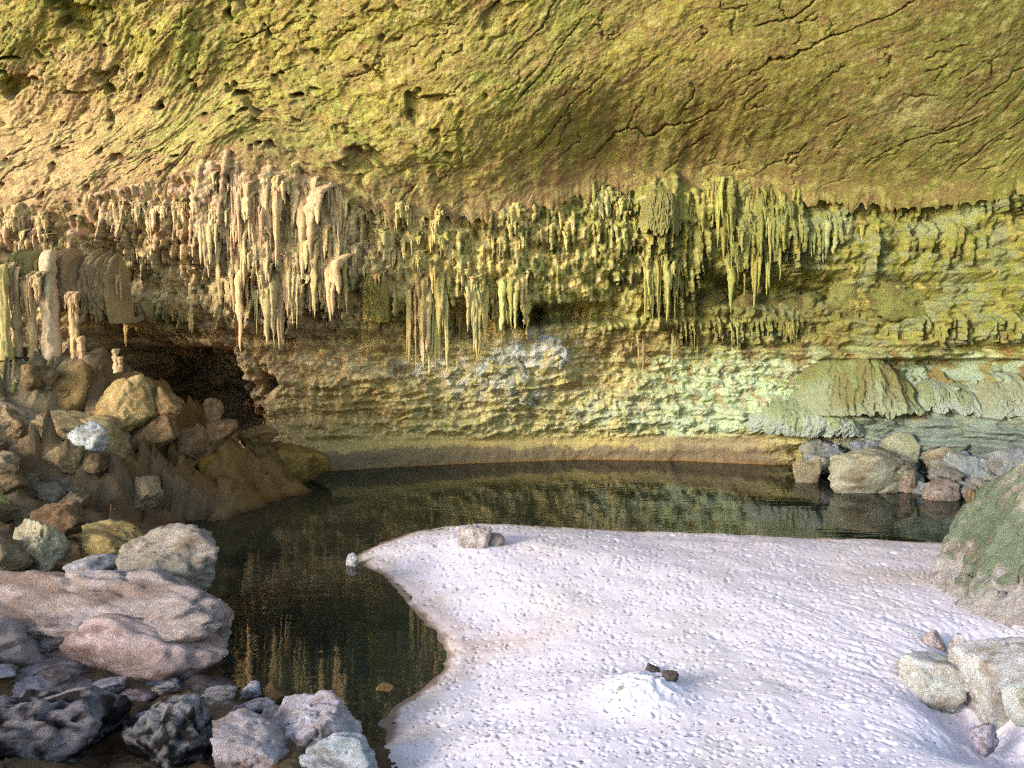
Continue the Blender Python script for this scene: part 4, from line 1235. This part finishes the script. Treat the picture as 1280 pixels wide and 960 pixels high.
def calcite(label, lumps, seed, col):
    base = wall_hit(np.mean([l[0] for l in lumps]), max(l[1] + l[3] for l in lumps))
    e = empty("calcite_mound", base); tag(e, label, "flowstone", "calcite mounds on the back wall")
    for k, (u, v, ru, rv) in enumerate(lumps):
        c = wall_hit(u, v)
        dims = (2.2 * ru * c[1] / F_PX, ru * 1.3 * c[1] / F_PX, 2 * rv * c[1] / F_PX)
        p, f, q = rock_mesh(seed + k, dims, 4, planes=14, soft=8, rough=.17, lump=.3)
        n = fbm(q[:, 0] * 2, q[:, 1] * 2, q[:, 2] * .8, 4)
        cc_ = mixc(np.broadcast_to(lin(col), p.shape).copy(), (176, 168, 120), sstep(-.05, .35, n) * .8)
        o = link("lump", mesh_np("lump", p, None, f, col=cc_ * .8), M_ROCK, e)
        o.location = tuple(at(u, v + rv, c[1] + .2) - base)


calcite("white calcite mound spilling below the dark wall opening", [(685, 432, 17, 20), (668, 428, 14, 14), (699, 445, 14, 17), (676, 452, 13, 14), (655, 420, 12, 11)], 700, (220, 218, 204))
calcite("pale knobbly calcite lump under the narrow stalactite bundle", [(640, 470, 18, 28), (622, 462, 14, 16), (652, 490, 16, 20), (606, 474, 15, 15), (632, 500, 14, 14), (585, 455, 18, 14)], 720, (196, 190, 158))

for k, (lab, a, b, c_, d_, col) in enumerate(boss):
    c = wall_hit((a + b) / 2, (c_ + d_) / 2)
    m_ = c[1] / F_PX
    p, f, q = rock_mesh(740 + k, ((b - a) * m_ * 1.25, (b - a) * m_ * .9, (d_ - c_) * m_), 4, planes=16, soft=16, rough=.13, lump=.3)
    n = fbm(q[:, 0] * 2, q[:, 1] * 2, q[:, 2] * .8, 4)
    cc_ = mixc(np.broadcast_to(lin(col), p.shape).copy(), (104, 92, 52), sstep(-.05, .4, n) * .7)
    o = link("rounded_flowstone", mesh_np("rounded_flowstone", p, None, f, col=cc_ * .7), M_ROCK)
    o.location = tuple(at((a + b) / 2, d_, c[1] + .28))
    tag(o, lab, "flowstone", "rounded knobs in the hollow")

# loose stones that fill the heap under the columns
frng = np.random.default_rng(77)
FILL = []
for v in range(5):
    p, f, q = rock_mesh(780 + v, (1, frng.uniform(.7, 1), frng.uniform(.5, .85)), 4, block=True, soft=60, rough=.10, tilt=frng.uniform(-.4, .4))
    n = fbm(q[:, 0] * 2, q[:, 1] * 2, q[:, 2] * 2, 4)
    base_c = [(168, 142, 104), (150, 124, 88), (160, 138, 108), (140, 116, 80), (172, 150, 116)][v]
    me = mesh_np("rubble_stone", p, None, f, col=mixc(np.broadcast_to(lin(base_c), p.shape).copy(), np.asarray(base_c) * .75, sstep(-.1, .3, n) * .8) * .8)
    me.materials.append(M_ROCK); FILL.append(me)
for k in range(26):
    u = frng.uniform(-20, 215); v = frng.uniform(455, 650)
    if v < 450 + max(0, u - 60) * .42 + 12 or (u > 150 and v > 640 - (u - 150) * .25):
        continue
    d = (BUV[0] - u) ** 2 + (BUV[1] - v) ** 2 + np.where(BY > 15.5, 0, 1e9)
    i, j = np.unravel_index(np.argmin(d), d.shape)
    sz = frng.uniform(.35, 1.0)
    o = link("rubble_stone", FILL[k % 5], None)
    o.location = (BX[i, j], BY[i, j] + .1, BZ[i, j] - .22 * sz)
    o.scale = (sz, sz, sz); o.rotation_euler = (frng.uniform(-.3, .3), frng.uniform(-.4, .4), frng.uniform(0, 6.28))
    lab = "%s %s loose stone %s" % ("larger" if sz > .68 else "smaller", ["tan", "mid brown", "grey tan", "dark brown", "pale tan"][k % 5],
                                   "between the columns and the white broken face" if v < 530 and u < 110 else "around the large tilted yellow slab" if v < 545 else
                                   "under the pinkish slanting slab" if u < 100 else "low on the heap beside the pool's dark end")
    tag(o, lab, "stone", "loose stones: " + lab)

# low bank of broken blue grey stones along the right shore
SHR = []
for v in range(6):
    p, f, q = rock_mesh(840 + v, (1, frng.uniform(.7, 1), frng.uniform(.5, .8)), 4, block=True, soft=50, rough=.10)
    n = fbm(q[:, 0] * 2, q[:, 1] * 2, q[:, 2] * 2, 4)
    bcol = [(146, 150, 150), (138, 142, 150), (152, 148, 138), (150, 156, 150), (134, 132, 134), (158, 156, 140)][v]
    me = mesh_np("shore_stone", p, None, f, col=mixc(np.broadcast_to(lin(bcol), p.shape).copy(), np.asarray(bcol) * .72, sstep(-.1, .3, n) * .8) * .8)
    me.materials.append(M_ROCK); SHR.append(me)
for k in range(46):
    u = frng.uniform(1005, 1290); f_ = frng.random()
    v = np.interp(u, [990, 1040, 1110, 1190, 1260, 1300], [588, 604, 612, 624, 632, 636]) - f_ * 62
    Y = at_z(u, v + f_ * 62, 0.0)[1] + f_ * 2.4
    c = at(u, v, Y)
    sz = frng.uniform(.35, 1.05)
    o = link("shore_stone", SHR[k % 6], None)
    o.location = (c[0], c[1] + .1, max(c[2] - .3 * sz, -.12)); o.scale = (sz, sz, sz)
    o.rotation_euler = (frng.uniform(-.35, .35), frng.uniform(-.35, .35), frng.uniform(0, 6.28))
    low_ = f_ < .3
    lab = "%s %s broken stone %s" % ("larger" if sz > .7 else "smaller", ["grey", "bluish", "tan grey", "green grey", "dark grey", "yellow grey"][k % 6],
                                    ("at the waterline beside the largest pale shore boulder" if u < 1150 else "at the waterline beside the pointed grey boulder") if low_ else
                                    ("banked above the largest pale shore boulder" if u < 1150 else "banked behind the angular split boulder"))
    tag(o, lab, "stone", "shore stones: " + lab)

FLT = []
for v in range(5):
    p, f, q = rock_mesh(870 + v, (1, frng.uniform(.7, 1), frng.uniform(.3, .5)), 4, block=v % 2 == 0, soft=40, rough=.11)
    n = fbm(q[:, 0] * 2, q[:, 1] * 2, q[:, 2] * 2, 4)
    bcol = [(200, 182, 178), (188, 168, 162), (208, 194, 194), (158, 138, 128), (196, 180, 170)][v]
    me = mesh_np("flat_stone", p, None, f, col=mixc(np.broadcast_to(lin(bcol), p.shape).copy(), np.asarray(bcol) * .72, sstep(-.1, .3, n) * .8) * .8)
    me.materials.append(M_ROCK); FLT.append(me)
for k in range(60):
    u = frng.uniform(-30, 470); v = frng.uniform(846, 960)
    if v < 850 + max(0, u - 200) * .2 or (150 < u < 280 and v > 880) or (u < 150 and v > 884):
        continue
    c = at_z(u, v, .06)
    i = int(np.clip(np.searchsorted(by_, c[1]), 0, len(by_) - 1)); j = int(np.clip(np.searchsorted(bx_, c[0]), 0, len(bx_) - 1))
    sz = frng.uniform(.18, .62)
    o = link("flat_stone", FLT[k % 5], None)
    o.location = (c[0], c[1], max(float(BZ[i, j]), -.05) - .10 * sz); o.scale = (sz, sz, sz)
    o.rotation_euler = (frng.uniform(-.2, .2), frng.uniform(-.2, .2), frng.uniform(0, 6.28))
    lab = "%s %s flat stone %s" % ("larger" if sz > .4 else "smaller", ["pink grey", "rosy brown", "lavender", "dark brown", "beige"][k % 5],
                                  "packed along the shallow channel" if v < 885 else "packed around the cracked lavender rock" if u < 380 else "beside the white crusted rock at the sand's corner")
    tag(o, lab, "stone", "flat stones: " + lab)

# dark grit strewn over the sand, added to imitate shade in the dents
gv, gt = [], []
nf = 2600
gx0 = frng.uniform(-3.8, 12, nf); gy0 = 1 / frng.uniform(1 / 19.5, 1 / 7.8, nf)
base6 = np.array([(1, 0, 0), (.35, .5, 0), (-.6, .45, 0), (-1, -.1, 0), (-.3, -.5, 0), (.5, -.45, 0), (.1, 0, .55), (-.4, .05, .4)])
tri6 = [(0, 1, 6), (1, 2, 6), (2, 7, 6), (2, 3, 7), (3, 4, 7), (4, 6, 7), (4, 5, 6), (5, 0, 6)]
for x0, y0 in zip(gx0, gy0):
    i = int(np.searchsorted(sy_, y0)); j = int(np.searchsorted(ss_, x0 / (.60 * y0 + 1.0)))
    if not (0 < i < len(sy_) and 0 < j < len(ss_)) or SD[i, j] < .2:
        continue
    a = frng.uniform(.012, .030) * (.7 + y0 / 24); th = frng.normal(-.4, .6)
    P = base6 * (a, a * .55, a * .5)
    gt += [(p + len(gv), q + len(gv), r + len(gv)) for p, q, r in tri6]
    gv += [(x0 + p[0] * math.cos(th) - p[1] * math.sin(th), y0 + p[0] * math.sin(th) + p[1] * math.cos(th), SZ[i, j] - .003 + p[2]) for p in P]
gm = mesh_np("sand_shade_flecks", np.array(gv), None, np.array(gt), col=np.broadcast_to(lin((112, 98, 92)), (len(gv), 3)))
g = link("sand_shade_flecks", gm, M_ROCK)
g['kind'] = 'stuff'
tag(g, "dark grit imitating dent shade, strewn over the pale sand", "flecks")
